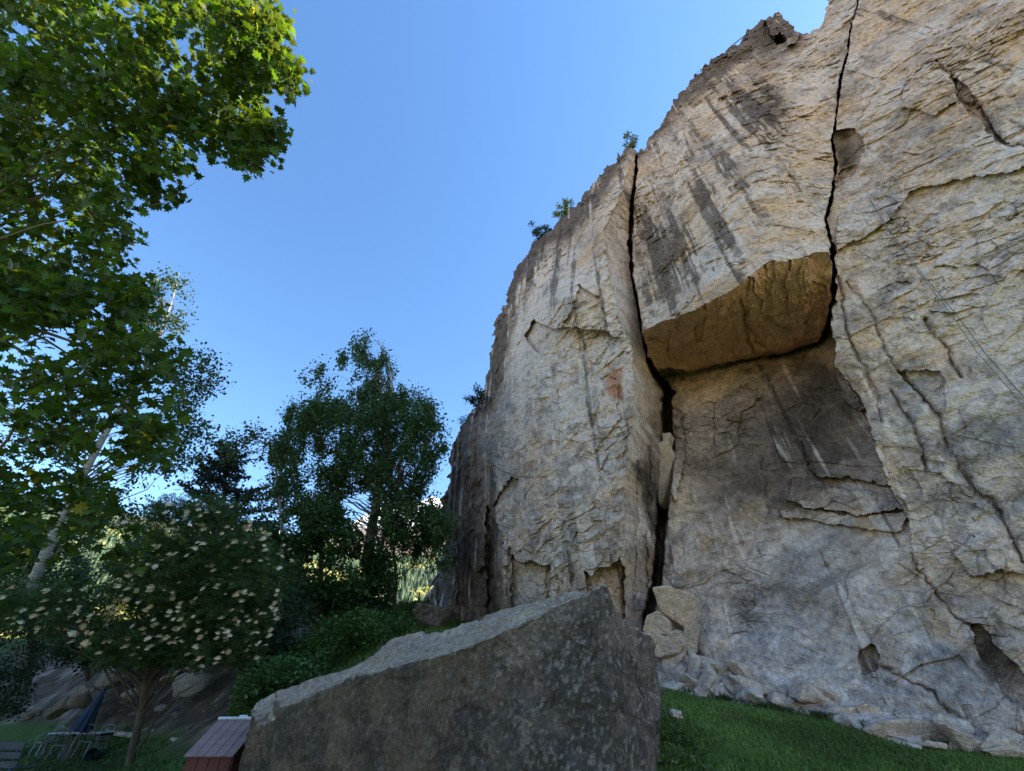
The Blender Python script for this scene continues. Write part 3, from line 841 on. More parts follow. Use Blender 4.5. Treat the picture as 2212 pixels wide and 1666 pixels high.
def boulder():
    """front, top, back and end faces as one closed polyhedron, then remeshed and roughened like the other rocks"""
    import bmesh
    nF, nB = len(BF), len(BB)
    front_bot = BF.copy()
    front_bot[:, 2] = -.4
    cx = .2
    front_bot[:, :2] = BF[:, :2] + np.array([0, .0])
    front_bot[:, 0] = -1.0 + (BF[:, 0] + 1.0) * .87
    front_bot[:, 1] += .12
    V = np.concatenate([BF, front_bot, BB, np.stack([BB[:, 0], BB[:, 1] + .5, BB[:, 2] * 0 - .4], -1)])
    F = []
    for k in range(nF - 1):
        F.append((k, nF + k, nF + k + 1, k + 1))
    o1, o2 = 2 * nF, 2 * nF + nB
    # top: strip between front edge (up to the peak, index 14) and back edge
    ia, ib = 0, 0
    F.append((0, 1, o1))
    ia = 1
    pk = 14
    while ia < pk or ib < nB - 1:
        if ib == nB - 1 or (ia < pk and BF[ia + 1, 0] - BF[1, 0] <= (BB[ib + 1, 0] - BB[0, 0]) * (BF[pk, 0] - BF[1, 0]) / (BB[-1, 0] - BB[0, 0])):
            F.append((ia, ia + 1, o1 + ib)); ia += 1
        else:
            F.append((ia, o1 + ib + 1, o1 + ib)); ib += 1
    for k in range(nB - 1):
        F.append((o1 + k, o1 + k + 1, o2 + k + 1, o2 + k))
    F.append((0, o1, o2, nF))
    # right end: from the back corner over to the right edge
    rb = len(V)
    V = np.concatenate([V, [[BF[-1, 0] - .1, BF[-1, 1] + 1.6, 1.9], [BF[-1, 0] - .1, BF[-1, 1] + 1.9, -.4]]])
    F += [(pk, o1 + nB - 1, rb)[::-1]]
    for k in range(pk, nF - 1):
        F.append((k, k + 1, rb))
    F += [(nF - 1, 2 * nF - 1, rb + 1, rb), (o1 + nB - 1, rb, rb + 1, o2 + nB - 1)]
    F.append(tuple(range(nF, 2 * nF)) + (rb + 1,) + tuple(range(o2 + nB - 1, o2 - 1, -1)))
    me = bpy.data.meshes.new('boulder')
    me.from_pydata([tuple(v) for v in V], [], F)
    bm = bmesh.new(); bm.from_mesh(me)
    bmesh.ops.recalc_face_normals(bm, faces=bm.faces)
    bm.to_mesh(me); bm.free()
    return me

def rock_from_mesh(name, me, mat_, seed, voxel, amp, colf, fscale):
    o = bpy.data.objects.new(name, me)
    COL.objects.link(o)
    md = o.modifiers.new('remesh', 'REMESH')
    md.mode = 'VOXEL'
    md.voxel_size = voxel
    me2 = bpy.data.meshes.new_from_object(o.evaluated_get(bpy.context.evaluated_depsgraph_get()))
    o.modifiers.clear()
    o.data = me2
    n = len(me2.vertices)
    co = np.empty(n * 3, np.float32); me2.vertices.foreach_get('co', co); co = co.reshape(-1, 3).astype(float)
    no = np.empty(n * 3, np.float32); me2.vertices.foreach_get('normal', no); no = no.reshape(-1, 3).astype(float)
    s = fscale
    q = co + .15 * s * np.stack([fbm(co / s * 1.3, 2, seed + k) for k in range(3)], -1)
    h1, e1, r1 = facets(q / (.9 * s), seed, .5)
    h2, e2, r2 = facets(q / (.22 * s), seed + 20, .7)
    d = s * amp * (.09 * fbm(co / s * .9, 4, seed + 30) + .05 * h1 + .022 * h2 + .016 * fbm(co / s * 8, 4, seed + 40))
    co2 = co + no * d[:, None]
    me2.vertices.foreach_set('co', co2.astype(np.float32).ravel())
    me2.polygons.foreach_set('use_smooth', np.ones(len(me2.polygons), bool))
    me2.update()
    c = colf(co2, no, seed, r1, e2)
    c4 = np.ones((n, 4), np.float32)
    c4[:, :3] = np.clip(c, .012, .85)
    a = me2.color_attributes.new('Col', 'FLOAT_COLOR', 'POINT')
    a.data.foreach_set('color', c4.ravel())
    me2.materials.clear()
    me2.materials.append(mat_)
    return o

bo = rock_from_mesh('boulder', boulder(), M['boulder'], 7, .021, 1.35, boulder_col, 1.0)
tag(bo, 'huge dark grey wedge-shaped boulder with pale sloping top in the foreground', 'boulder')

# ================================================================== plants
LEAF_DIAMOND = (np.array([[0, 0, 0], [.5, .34, .05], [1, 0, -.06], [.5, -.34, .05]]), [(0, 3, 2), (0, 2, 1)])
_mp = [(0, -.02), (.16, -.20), (.02, -.46), (.26, -.34), (.40, -.52), (.46, -.26), (.70, -.34), (.66, -.14), (1.0, 0),
       (.66, .14), (.70, .34), (.46, .26), (.40, .52), (.26, .34), (.02, .46), (.16, .20), (0, .02)]
LEAF_MAPLE = (np.array([[.36, 0, .05]] + [[a, b, -.10 * (a - .36) ** 2 - .16 * b * b] for a, b in _mp]),
              [(0, k, k + 1) for k in range(1, len(_mp))] + [(0, len(_mp), 1)])
_v, _f = [], []
for _k, (_a, _sd) in enumerate([(.18, 1), (.18, -1), (.42, 1), (.42, -1), (.66, 1), (.66, -1), (.82, 0)]):
    _b = len(_v)
    if _sd:
        _v += [[_a, 0, 0], [_a + .16, _sd * .16, .02], [_a + .20, _sd * .40, -.05], [_a + .0, _sd * .22, .02]]
    else:
        _v += [[_a, 0, 0], [_a + .15, .08, .0], [_a + .34, 0, -.05], [_a + .15, -.08, .0]]
    _f += [(_b, _b + 1, _b + 2), (_b, _b + 2, _b + 3)]
LEAF_PINNATE = (np.array(_v), _f)

def leaf_frames(n, rng, up=.6, droop=0.0):
    nn = rng.normal(size=(n, 3)) * .8
    nn[:, 2] = np.abs(nn[:, 2]) + up
    nn /= np.linalg.norm(nn, axis=1, keepdims=True)
    d = rng.normal(size=(n, 3))
    d[:, 2] -= droop
    d -= nn * (d * nn).sum(1, keepdims=True)
    d /= np.linalg.norm(d, axis=1, keepdims=True) + 1e-9
    return d, np.cross(nn, d), nn

def leaf_mass(name, pos, size, shape, mat_, colr, rng, parent=None, up=.6, droop=0.0):
    n = len(pos)
    tv, tf = shape
    d, s, nn = leaf_frames(n, rng, up, droop)
    size = np.asarray(size)
    V = pos[:, None] + size[:, None, None] * (tv[None, :, 0, None] * d[:, None] + tv[None, :, 1, None] * s[:, None] + tv[None, :, 2, None] * nn[:, None])
    F = (np.arange(n) * len(tv))[:, None, None] + np.array(tf)[None]
    C_ = np.repeat(colr, len(tv), 0)
    return mesh_np(name, V.reshape(-1, 3), F.reshape(-1, 3), mat_, np.clip(C_, .004, .9), smooth=False, parent=parent)

def sample_poly(poly, n, rng):
    p = np.array(poly, float)
    lo, hi = p.min(0), p.max(0)
    out = np.zeros((0, 2))
    while len(out) < n:
        q = lo + rng.random((n * 3, 2)) * (hi - lo)
        out = np.concatenate([out, q[inpoly(q[:, 0], q[:, 1], poly)]])
    return out[:n]

def crown(polys, rng, spread=1.0):
    """cluster centres for a crown: list of (outline in the picture, count, nearest, farthest distance)"""
    L = []
    for poly, n, t0, t1 in polys:
        q = sample_poly(poly, n, rng)
        t = t0 + (t1 - t0) * rng.random(n)
        L.append(at(q[:, 0], q[:, 1], t))
    return np.concatenate(L)

def bez(a, b, c, n=7):
    u = np.linspace(0, 1, n)[:, None]
    return (1 - u) ** 2 * a + 2 * u * (1 - u) * b + u * u * c

def limbs(trunk, centres, rng, r0=.05, droop=0.0, sub=1):
    """branches from the trunk line to the cluster centres"""
    tr = np.asarray(trunk, float)
    VV, FF, nb = [], [], 0
    for c in centres[::sub]:
        hd = np.hypot(*(c[:2] - tr[:, :2]).T)
        want = c[2] - .55 * hd.min() - .3
        k = int(np.clip(np.argmin(np.abs(tr[:, 2] - want)), 0, len(tr) - 1))
        a = tr[k]
        L = np.linalg.norm(c - a)
        if L < .15:
            continue
        c = a + .86 * (c - a)
        mid = a * .5 + c * .5 + np.array([0, 0, (.12 + droop) * L]) + rng.normal(size=3) * .06 * L
        pts = bez(a, mid, c, 7)
        pts[1:-1] += rng.normal(size=(5, 3)) * .018 * L
        r = np.linspace(min(r0, .007 * L + .006), .003, 7)
        v, f = tube_np(pts, r, 5)
        VV.append(v); FF.append(f + nb); nb += len(v)
    return np.concatenate(VV), np.concatenate(FF)

def trunk_mesh(name, pts, rad, mat_, parent, rng, sides=14, n=40, wob=.03):
    pts = np.asarray(pts, float)
    d = np.concatenate([[0], np.cumsum(np.linalg.norm(np.diff(pts, axis=0), axis=1))])
    u = np.linspace(0, d[-1], n)
    P = np.stack([np.interp(u, d, pts[:, k]) for k in range(3)], -1)
    for _ in range(4):
        P[1:-1] = .5 * P[1:-1] + .25 * (P[2:] + P[:-2])
    P += wob * np.stack([vnoise(np.stack([u * .7 + 9 * k, u * 0, u * 0], -1), 300 + k) for k in range(3)], -1)
    r = np.interp(u, np.linspace(0, d[-1], len(rad)), rad)
    V, F = tube_np(P, r, sides)
    V += (V - np.repeat(P, sides, 0)) * (.18 * fbm(V * 5, 3, 310))[:, None]
    return mesh_np(name, V, F, mat_, smooth=True, parent=parent), P

def leaf_cols(n, rng, base, var=.3, yellow=0.0, ycol=(.30, .26, .02)):
    c = np.array(base)[None] * (1 + var * rng.normal(size=(n, 1)).clip(-2, 2)) * (1 + .10 * rng.normal(size=(n, 3)))
    y = rng.random(n) < yellow
    c[y] = np.array(ycol) * (1 + .2 * rng.normal(size=(y.sum(), 1)))
    return c

def around(centres, per, rad, rng, flat=.7, droop=0.0):
    n = len(centres) * per
    o = rng.normal(size=(n, 3))
    o /= np.linalg.norm(o, axis=1, keepdims=True) + 1e-9
    o *= (rng.random((n, 1)) ** .6)
    o[:, 2] *= flat
    r = np.asarray(rad)
    r = np.repeat(np.broadcast_to(r, (len(centres),)), per)
    o *= r[:, None]
    if droop:
        o[:, 2] -= droop * r * (rng.random(n) ** 1.0)
        hz = 1 - .5 * (o[:, 2] < -.3 * r)
        o[:, :2] *= hz[:, None]
    return np.repeat(centres, per, 0) + o

birch_bark = mat('birch_bark', (.31, .29, .27), rough=.8, nscale=7, namt=.55, nscale2=22, stretch=(1, 1, 3.0), bump=[(18, .5)], spec=.2)

# ---------------------------------------------------------------- maple, upper left
rg = np.random.default_rng(11)
maple = empty('maple_tree', (-13.5, 5.5, 0))
tag(maple, 'large maple tree with sunlit yellow-green top reaching in from the left edge', 'tree')
mtr, mP = trunk_mesh('trunk', [(-13.5, 5.5, -.3), (-13.3, 5.6, 3), (-12.9, 5.5, 7), (-12.4, 5.2, 11), (-11.8, 5, 15)], [.36, .30, .24, .16, .07], M['bark'], None, rg)
mtr.parent = maple; mtr.matrix_parent_inverse = maple.matrix_world.inverted()
MAPLE = [
    ([(-60, -60), (300, -70), (480, -40), (575, 0), (625, 45), (628, 70), (560, 60), (520, 90), (470, 110), (440, 140), (380, 110), (300, 130), (180, 110), (80, 130), (-60, 140)], 400, 8.0, 10.5),
    ([(480, 20), (560, 10), (628, 60), (612, 72), (560, 75), (520, 120), (480, 110), (440, 70)], 70, 8.3, 9.3),
    ([(520, 110), (570, 90), (640, 118), (650, 180), (630, 196), (590, 170), (545, 165), (500, 150)], 75, 8.3, 9.3),
    ([(330, 130), (500, 140), (585, 230), (603, 310), (575, 345), (540, 370), (505, 350), (455, 335), (400, 300), (330, 260), (280, 190)], 330, 8.2, 10.0),
    ([(-60, 130), (330, 130), (340, 300), (415, 360), (400, 395), (370, 385), (330, 350), (300, 330), (210, 330), (-60, 340)], 470, 7.6, 10.4),
    ([(300, 340), (345, 400), (382, 425), (370, 445), (330, 425), (290, 400), (265, 370)], 40, 8.3, 9.3),
    ([(-60, 330), (230, 330), (270, 420), (285, 500), (308, 535), (280, 550), (255, 580), (220, 640), (120, 640), (-60, 620)], 430, 7.4, 10.2),
    ([(-60, 600), (90, 590), (210, 640), (150, 700), (60, 710), (-60, 690)], 170, 6.6, 8.4),
    ([(230, 620), (300, 600), (320, 660), (290, 705), (235, 690)], 50, 7.0, 8.4),
    ([(180, 720), (290, 690), (380, 710), (388, 760), (370, 840), (380, 900), (350, 985), (300, 1000), (250, 930), (180, 880), (130, 800)], 200, 6.2, 8.2),
    ([(-60, 680), (60, 720), (130, 800), (200, 900), (260, 1000), (180, 1060), (60, 1080), (-60, 1080)], 220, 6.2, 9.0),
    ([(-60, 1060), (100, 1070), (220, 1040), (260, 1090), (180, 1170), (80, 1210), (-60, 1250)], 120, 6.0, 8.6),
    ([(250, 1130), (300, 1150), (280, 1210), (240, 1200)], 14, 7.0, 8.0),
]
mc = crown(MAPLE, rg)
mpos = around(mc, 9, .33, rg, flat=.75)
# natural gaps: drop leaves where a coarse noise is low
keep = fbm(mpos * 1.5, 2, 401) > -.14
# light gaps where the pale birch trunk behind shows through the lower boughs
vx = (mpos - np.array([0, 0, CAM_Z]))
fw_ = vx[:, 1] * CP + vx[:, 2] * SP
upx, upy = 1106 + FPX * vx[:, 0] / fw_, 832.8 - FPX * (vx[:, 2] * CP - vx[:, 1] * SP) / fw_
gd_ = np.minimum(polydist(upx, upy, [(85, 1215), (150, 1090)], 1)[0], polydist(upx, upy, [(190, 1010), (222, 950)], 1)[0])
keep &= gd_ > 17
mpos = mpos[keep]
nl = len(mpos)
msz = .165 * (1 + .25 * rg.normal(size=nl)).clip(.55, 1.5)
mcol = leaf_cols(nl, rg, (.035, .068, .020), .28, .004)
lowz = mpos[:, 2] < 5.5
mcol[lowz & (rg.random(nl) < .010)] = (.26, .22, .02)
dist = np.linalg.norm(mpos - np.array([0, 0, CAM_Z]), axis=1)
order = np.argsort(dist / msz)
near = order[:300]                                   # the leaves that show largest are single leaves
rest = np.setdiff1d(np.arange(nl), near)
def parented(o, p):
    o.parent = p
    o.matrix_parent_inverse = p.matrix_world.inverted()
    return o
bpy.context.view_layer.update()
o = leaf_mass('crown', mpos[rest], msz[rest], LEAF_MAPLE, M['maple'], mcol[rest], rg, up=.45)
o['kind'] = 'stuff'
parented(o, maple)
lm_variants = []
for k in range(5):
    me = bpy.data.meshes.new('leaf')
    me.from_pydata([tuple(v) for v in LEAF_MAPLE[0]], [], LEAF_MAPLE[1])
    c4 = np.ones((len(LEAF_MAPLE[0]), 4), np.float32)
    c4[:, :3] = [(.034, .066, .018), (.040, .072, .019), (.030, .060, .018), (.038, .066, .022), (.18, .16, .02)][k]
    me.color_attributes.new('Col', 'FLOAT_COLOR', 'POINT').data.foreach_set('color', c4.ravel())
    me.materials.append(M['maple'])
    lm_variants.append(me)
dd, ss, nn = leaf_frames(300, rg, .45)
from mathutils import Matrix
for j, k in enumerate(near):
    lf = bpy.data.objects.new('leaf', lm_variants[4 if j % 75 == 0 else j % 4])
    COL.objects.link(lf)
    m4 = Matrix.Identity(4)
    for a_, v_ in enumerate((dd[j], ss[j], nn[j])):
        for b_ in range(3):
            m4[b_][a_] = v_[b_] * msz[k]
    for b_ in range(3):
        m4[b_][3] = mpos[k][b_]
    lf.parent = maple
    lf.matrix_parent_inverse = maple.matrix_world.inverted()
    lf.matrix_basis = m4
bv, bf = limbs(mP, mc, rg, r0=.035, sub=34)
parented(mesh_np('branches', bv, bf, M['twig']), maple)
# the long bare branches that show at the left edge
mb = MB()
for pts in ([(-40, 675, 7.3), (60, 705, 7.2), (140, 760, 7.1), (220, 830, 7.0), (300, 900, 7.1)], [(-40, 710, 7.2), (60, 760, 7.1), (150, 830, 7.0), (230, 870, 7.2)],
            [(60, 705, 7.2), (150, 735, 7.0), (230, 765, 7.0), (330, 790, 7.0)], [(-40, 1000, 6.6), (30, 960, 6.6), (45, 880, 6.6), (70, 850, 6.7)]):
    P_ = at(*np.array(pts, float).T)
    mb.tube(np.concatenate([bez(P_[0], P_[1], P_[2], 5)[:-1], P_[2:]]), np.linspace(.03, .008, 4 + len(P_) - 2), 6)
parented(mb.build('bare_branch', M['twig'], smooth=True), maple)

# ---------------------------------------------------------------- generic broadleaf tree
def broadleaf(name, label, cat, trunk_pts, rad, polys, per, crad, lsize, colr, seed, bark, shape=LEAF_DIAMOND, group=None, droop=0.0, gap=-.35, sub=3, yellow=0, up=.3, extra=(), flat=.8, r0=.04):
    rg = np.random.default_rng(seed)
    tp = at(*np.array(trunk_pts, float).T)
    base = tp[0]
    root = empty(name, tuple(base))
    bpy.context.view_layer.update()
    tag(root, label, cat, group)
    t_, TP = trunk_mesh('trunk', tp, rad, bark, None, rg)
    parented(t_, root)
    for ex, er in extra:
        e_, EP = trunk_mesh('trunk', at(*np.array(ex, float).T), er, bark, None, rg)
        parented(e_, root)
        TP = np.concatenate([TP, EP])
    cc = crown(polys, rg)
    pos = around(cc, per, crad, rg, flat=flat, droop=droop)
    pos = pos[fbm(pos / (crad * 2.2), 2, seed) > gap]
    n = len(pos)
    o = leaf_mass('crown', pos, lsize * (1 + .25 * rg.normal(size=n)).clip(.5, 1.6), shape, M['leaf'], leaf_cols(n, rg, colr, .3, yellow), rg, up=up, droop=droop)
    parented(o, root)
    v, f = limbs(TP, cc, rg, r0=r0, sub=sub)
    parented(mesh_np('branches', v, f, M['bark'] if bark is M['bark'] else M['twig']), root)
    return root

# tall birch in the middle, beside the cliff
broadleaf('birch_tree', 'tall dark birch with white trunk standing just left of the cliff', 'tree',
          [(785, 1330, 17.5), (795, 1200, 17.9), (815, 1080, 18.6), (830, 980, 19.6), (850, 860, 21.2), (840, 780, 22.5), (815, 735, 23.6)], [.24, .22, .18, .14, .09, .05, .02],
          [([(790, 715), (812, 712), (838, 760), (850, 800), (880, 830), (850, 900), (780, 880), (740, 850), (770, 810), (775, 765), (735, 770), (745, 735)], 140, 19.5, 24),
           ([(660, 800), (700, 785), (735, 815), (760, 840), (780, 880), (700, 900), (670, 860)], 42, 19, 22),
           ([(635, 870), (690, 850), (760, 880), (870, 830), (925, 850), (965, 930), (970, 985), (945, 970), (940, 1000), (930, 1060), (880, 1090), (800, 1060), (700, 1080), (600, 1060), (595, 930)], 520, 16.5, 21.5),
           ([(600, 1030), (700, 1060), (800, 1060), (900, 1080), (940, 1060), (980, 1130), (990, 1190), (940, 1200), (900, 1180), (830, 1130), (740, 1120), (640, 1140)], 280, 15.5, 19)],
          150, .55, .11, (.050, .095, .036), 21, birch_bark, droop=1.3, gap=-.03, sub=7,
          extra=[([(790, 1320, 17.6), (835, 1140, 18.0), (860, 1050, 18.6), (870, 960, 19.4)], [.10, .09, .07, .03])])

# thin birch behind the maple
broadleaf('birch_tree', 'slender birch with pale leaning trunk behind the maple leaves', 'tree',
          [(60, 1290, 13.0), (100, 1190, 13.2), (160, 1070, 13.6), (212, 965, 14.2), (280, 850, 15.2), (340, 740, 16.4), (375, 640, 17.8), (385, 590, 18.5)], [.14, .125, .11, .095, .07, .045, .025, .01],
          [([(310, 610), (370, 580), (405, 590), (425, 640), (420, 680), (395, 720), (370, 740), (310, 700), (280, 660)], 56, 16, 19),
           ([(360, 740), (440, 745), (485, 780), (495, 830), (465, 815), (450, 860), (420, 900), (380, 880), (370, 820)], 50, 14.5, 17),
           ([(300, 860), (380, 880), (460, 900), (475, 935), (430, 960), (420, 1000), (370, 1020), (300, 1080), (260, 1060), (300, 980), (280, 920)], 75, 13.5, 16),
           ([(-40, 800), (80, 810), (160, 850), (200, 950), (120, 980), (-40, 960)], 55, 13, 16),
           ([(160, 1040), (300, 1080), (330, 1100), (300, 1120), (200, 1110)], 16, 13, 15)],
          50, .55, .115, (.050, .085, .040), 22, birch_bark, droop=.9, gap=-.12, sub=3)

# arching birch between the spruce and the tall birch
broadleaf('birch_tree', 'small birch with thin arching twigs between the spruce and the tall birch', 'tree',
          [(595, 1450, 14.5), (606, 1300, 15.0), (612, 1180, 15.6), (606, 1100, 16.2), (590, 980, 17.4), (560, 930, 18.2), (520, 912, 18.6)], [.075, .07, .06, .05, .035, .02, .01],
          [([(480, 930), (500, 910), (545, 905), (600, 930), (620, 990), (560, 985), (520, 960), (500, 1000), (475, 960)], 40, 16.5, 19),
           ([(520, 1000), (620, 980), (640, 1080), (600, 1130), (540, 1090)], 45, 15.5, 18),
           ([(560, 1100), (640, 1120), (660, 1240), (620, 1300), (560, 1220)], 45, 14.5, 17)],
          44, .50, .12, (.045, .080, .036), 23, birch_bark, droop=1.0, gap=-.12, sub=3)

# leafy trees and shrubs in the gap behind
broadleaf('alder_tree', 'dark leafy tree filling the gap under the tall birch', 'tree',
          [(690, 1400, 16.5), (694, 1250, 17.2), (698, 1130, 18.2), (700, 1060, 19)], [.13, .11, .08, .03],
          [([(580, 1120), (660, 1090), (740, 1110), (780, 1180), (790, 1290), (740, 1340), (640, 1350), (590, 1300)], 260, 15.2, 18.5)],
          70, .55, .15, (.036, .078, .022), 24, M['bark'], gap=-.3, sub=12)
broadleaf('alder_tree', 'dark bushy tree right of the white birch trunk', 'tree',
          [(850, 1350, 17.5), (855, 1230, 18.2), (850, 1150, 19.0)], [.09, .07, .03],
          [([(790, 1180), (850, 1180), (860, 1240), (850, 1300), (840, 1345), (800, 1330), (785, 1260)], 75, 16, 18.5)],
          60, .45, .14, (.032, .068, .020), 25, M['bark'], gap=-.2, sub=8)

broadleaf('leafy_tree', 'dark leafy tree on the bank behind the garden tables', 'tree',
          [(60, 1480, 21), (70, 1350, 22), (90, 1240, 23)], [.16, .12, .04],
          [([(-80, 1130), (60, 1120), (170, 1180), (190, 1260), (160, 1330), (60, 1360), (-80, 1370)], 230, 19.5, 24)],
          64, .6, .16, (.030, .062, .022), 26, M['bark'], gap=-.3, sub=10)
broadleaf('leafy_tree', 'dark leafy tree on the bank behind the flowering rowan', 'tree',
          [(400, 1450, 19), (405, 1330, 20), (410, 1240, 21)], [.14, .11, .04],
          [([(300, 1240), (400, 1200), (520, 1200), (590, 1260), (580, 1400), (480, 1420), (330, 1400), (280, 1330)], 190, 17.5, 21)],
          64, .6, .15, (.026, .056, .020), 27, M['bark'], gap=-.3, sub=10)
broadleaf('leafy_tree', 'dark undergrowth tree low on the bank between rowan and parasol', 'tree',
          [(190, 1470, 20), (195, 1400, 20.5), (200, 1340, 21)], [.10, .08, .03],
          [([(80, 1330), (200, 1290), (320, 1330), (330, 1410), (230, 1440), (110, 1430)], 120, 18.5, 21.5)],
          60, .55, .14, (.026, .052, .020), 28, M['bark'], gap=-.25, sub=10)

SHRUBS = [
    ('green leafy shrub on the slope right behind the boulder', [(640, 1400), (720, 1330), (800, 1330), (830, 1370), (780, 1410), (700, 1440), (650, 1425)], 95, 11.8, 14.0, (.066, .125, .032)),
    ('bright green shrub below the white birch trunk', [(790, 1340), (850, 1325), (890, 1345), (880, 1375), (820, 1395), (780, 1380)], 55, 13.5, 15.5, (.070, .130, .032)),
    ('low dark shrub left of the boulder beside the red box', [(530, 1480), (580, 1440), (650, 1430), (700, 1440), (660, 1470), (590, 1490), (545, 1520), (515, 1530)], 80, 9.5, 12.0, (.055, .105, .030)),
    ('dark shrub under the flowering rowan by the thin birch trunk', [(520, 1400), (570, 1330), (640, 1340), (660, 1400), (600, 1450), (530, 1480)], 80, 12.5, 15.0, (.022, .048, .016)),
    ('shrub in deep shade behind the alder stems', [(700, 1240), (790, 1230), (850, 1290), (830, 1345), (740, 1350), (690, 1310)], 80, 17.0, 19.0, (.024, .052, .018)),
    ('dark shrub on the bank above the garden table', [(-40, 1330), (60, 1290), (150, 1300), (180, 1370), (120, 1430), (40, 1470), (-40, 1480)], 100, 17.5, 21, (.020, .042, .018)),
    ('dark shrub at the left edge beside the bank', [(-60, 1430), (40, 1440), (70, 1500), (40, 1540), (-60, 1550)], 70, 16.5, 19, (.020, .045, .018)),
]
for k, (lab, poly, n, t0, t1, cl) in enumerate(SHRUBS):
    rg = np.random.default_rng(60 + k)
    cc = crown([(poly, n, t0, t1)], rg)
    base = cc.mean(0)
    gz = float(ground_z(base[0], base[1]))
    root = empty('shrub', (base[0], base[1], gz))
    bpy.context.view_layer.update()
    tag(root, lab, 'shrub', 'shrubs around the boulder and the bank')
    pos = around(cc, 60, .38, rg, flat=.9)
    m = len(pos)
    o = leaf_mass('foliage', pos, .10 * (1 + .3 * rg.normal(size=m)).clip(.5, 1.6), LEAF_DIAMOND, M['leaf'], leaf_cols(m, rg, cl, .35), rg, up=.6)
    parented(o, root)
    tr = np.stack([np.linspace(base[0], base[0], 6), np.linspace(base[1], base[1], 6), np.linspace(gz - .1, gz + .4, 6)], -1)
    v, f = limbs(tr, cc, rg, r0=.018, sub=8)
    parented(mesh_np('stems', v, f, M['bark']), root)

# ---------------------------------------------------------------- spruce
def spruce():
    rg = np.random.default_rng(31)
    tp = at(np.array([475., 480, 484, 487]), np.array([1350., 1200, 1060, 955]), np.array([21., 22.2, 24.0, 25.8]))
    root = empty('spruce_tree', tuple(tp[0]))
    bpy.context.view_layer.update()
    tag(root, 'dark spruce with upturned branches behind the flowering rowan', 'tree')
    t_, TP = trunk_mesh('trunk', tp, [.2, .16, .1, .015], M['bark'], None, rg)
    parented(t_, root)
    VV, FF, nb = [], [], 0
    pos, dirs = [], []
    H0, H1 = TP[0, 2], TP[-1, 2]
    for k in range(120):
        u = .10 + .88 * (k / 120.) + .01 * rg.random()
        a = np.array([np.interp(H0 + u * (H1 - H0), TP[:, 2], TP[:, i]) for i in range(3)])
        L = (1 - u) ** .75 * 4.6 * (.7 + .5 * rg.random()) + .25
        az = rg.random() * 2 * math.pi
        d = np.array([math.cos(az), math.sin(az), 0])
        pts = bez(a, a + d * L * .55 + np.array([0, 0, -.12 * L]), a + d * L + np.array([0, 0, .16 * L]), 7)
        v, f = tube_np(pts, np.linspace(.035, .006, 7), 4)
        VV.append(v); FF.append(f + nb); nb += len(v)
        m = int(60 * L) + 14
        s = .12 + .88 * rg.random(m) ** .8
        p = np.stack([np.interp(s, np.linspace(0, 1, 7), pts[:, i]) for i in range(3)], -1)
        side = np.cross(d, [0, 0, 1.])
        w = (1.05 - s) * .34 * L ** .6 + .06
        p += side * (rg.normal(size=m) * w * .55)[:, None] + np.array([0, 0, 1.]) * (np.abs(rg.normal(size=m)) * .05 - .10 * w)[:, None]
        pos.append(p)
    pos = np.concatenate(pos)
    n = len(pos)
    needle = (np.array([[0, 0, 0], [.3, .16, 0], [1, 0, .06], [.3, -.16, 0], [.3, 0, .2], [.3, 0, -.16]]), [(0, 1, 2), (0, 2, 3), (0, 4, 2), (0, 2, 5)])
    o = leaf_mass('crown', pos, .20 * (1 + .3 * rg.normal(size=n)).clip(.4, 1.6), needle, M['needle'], leaf_cols(n, rg, (.016, .030, .020), .3), rg, up=.3)
    parented(o, root)
    parented(mesh_np('branches', np.concatenate(VV), np.concatenate(FF), M['bark']), root)
spruce()

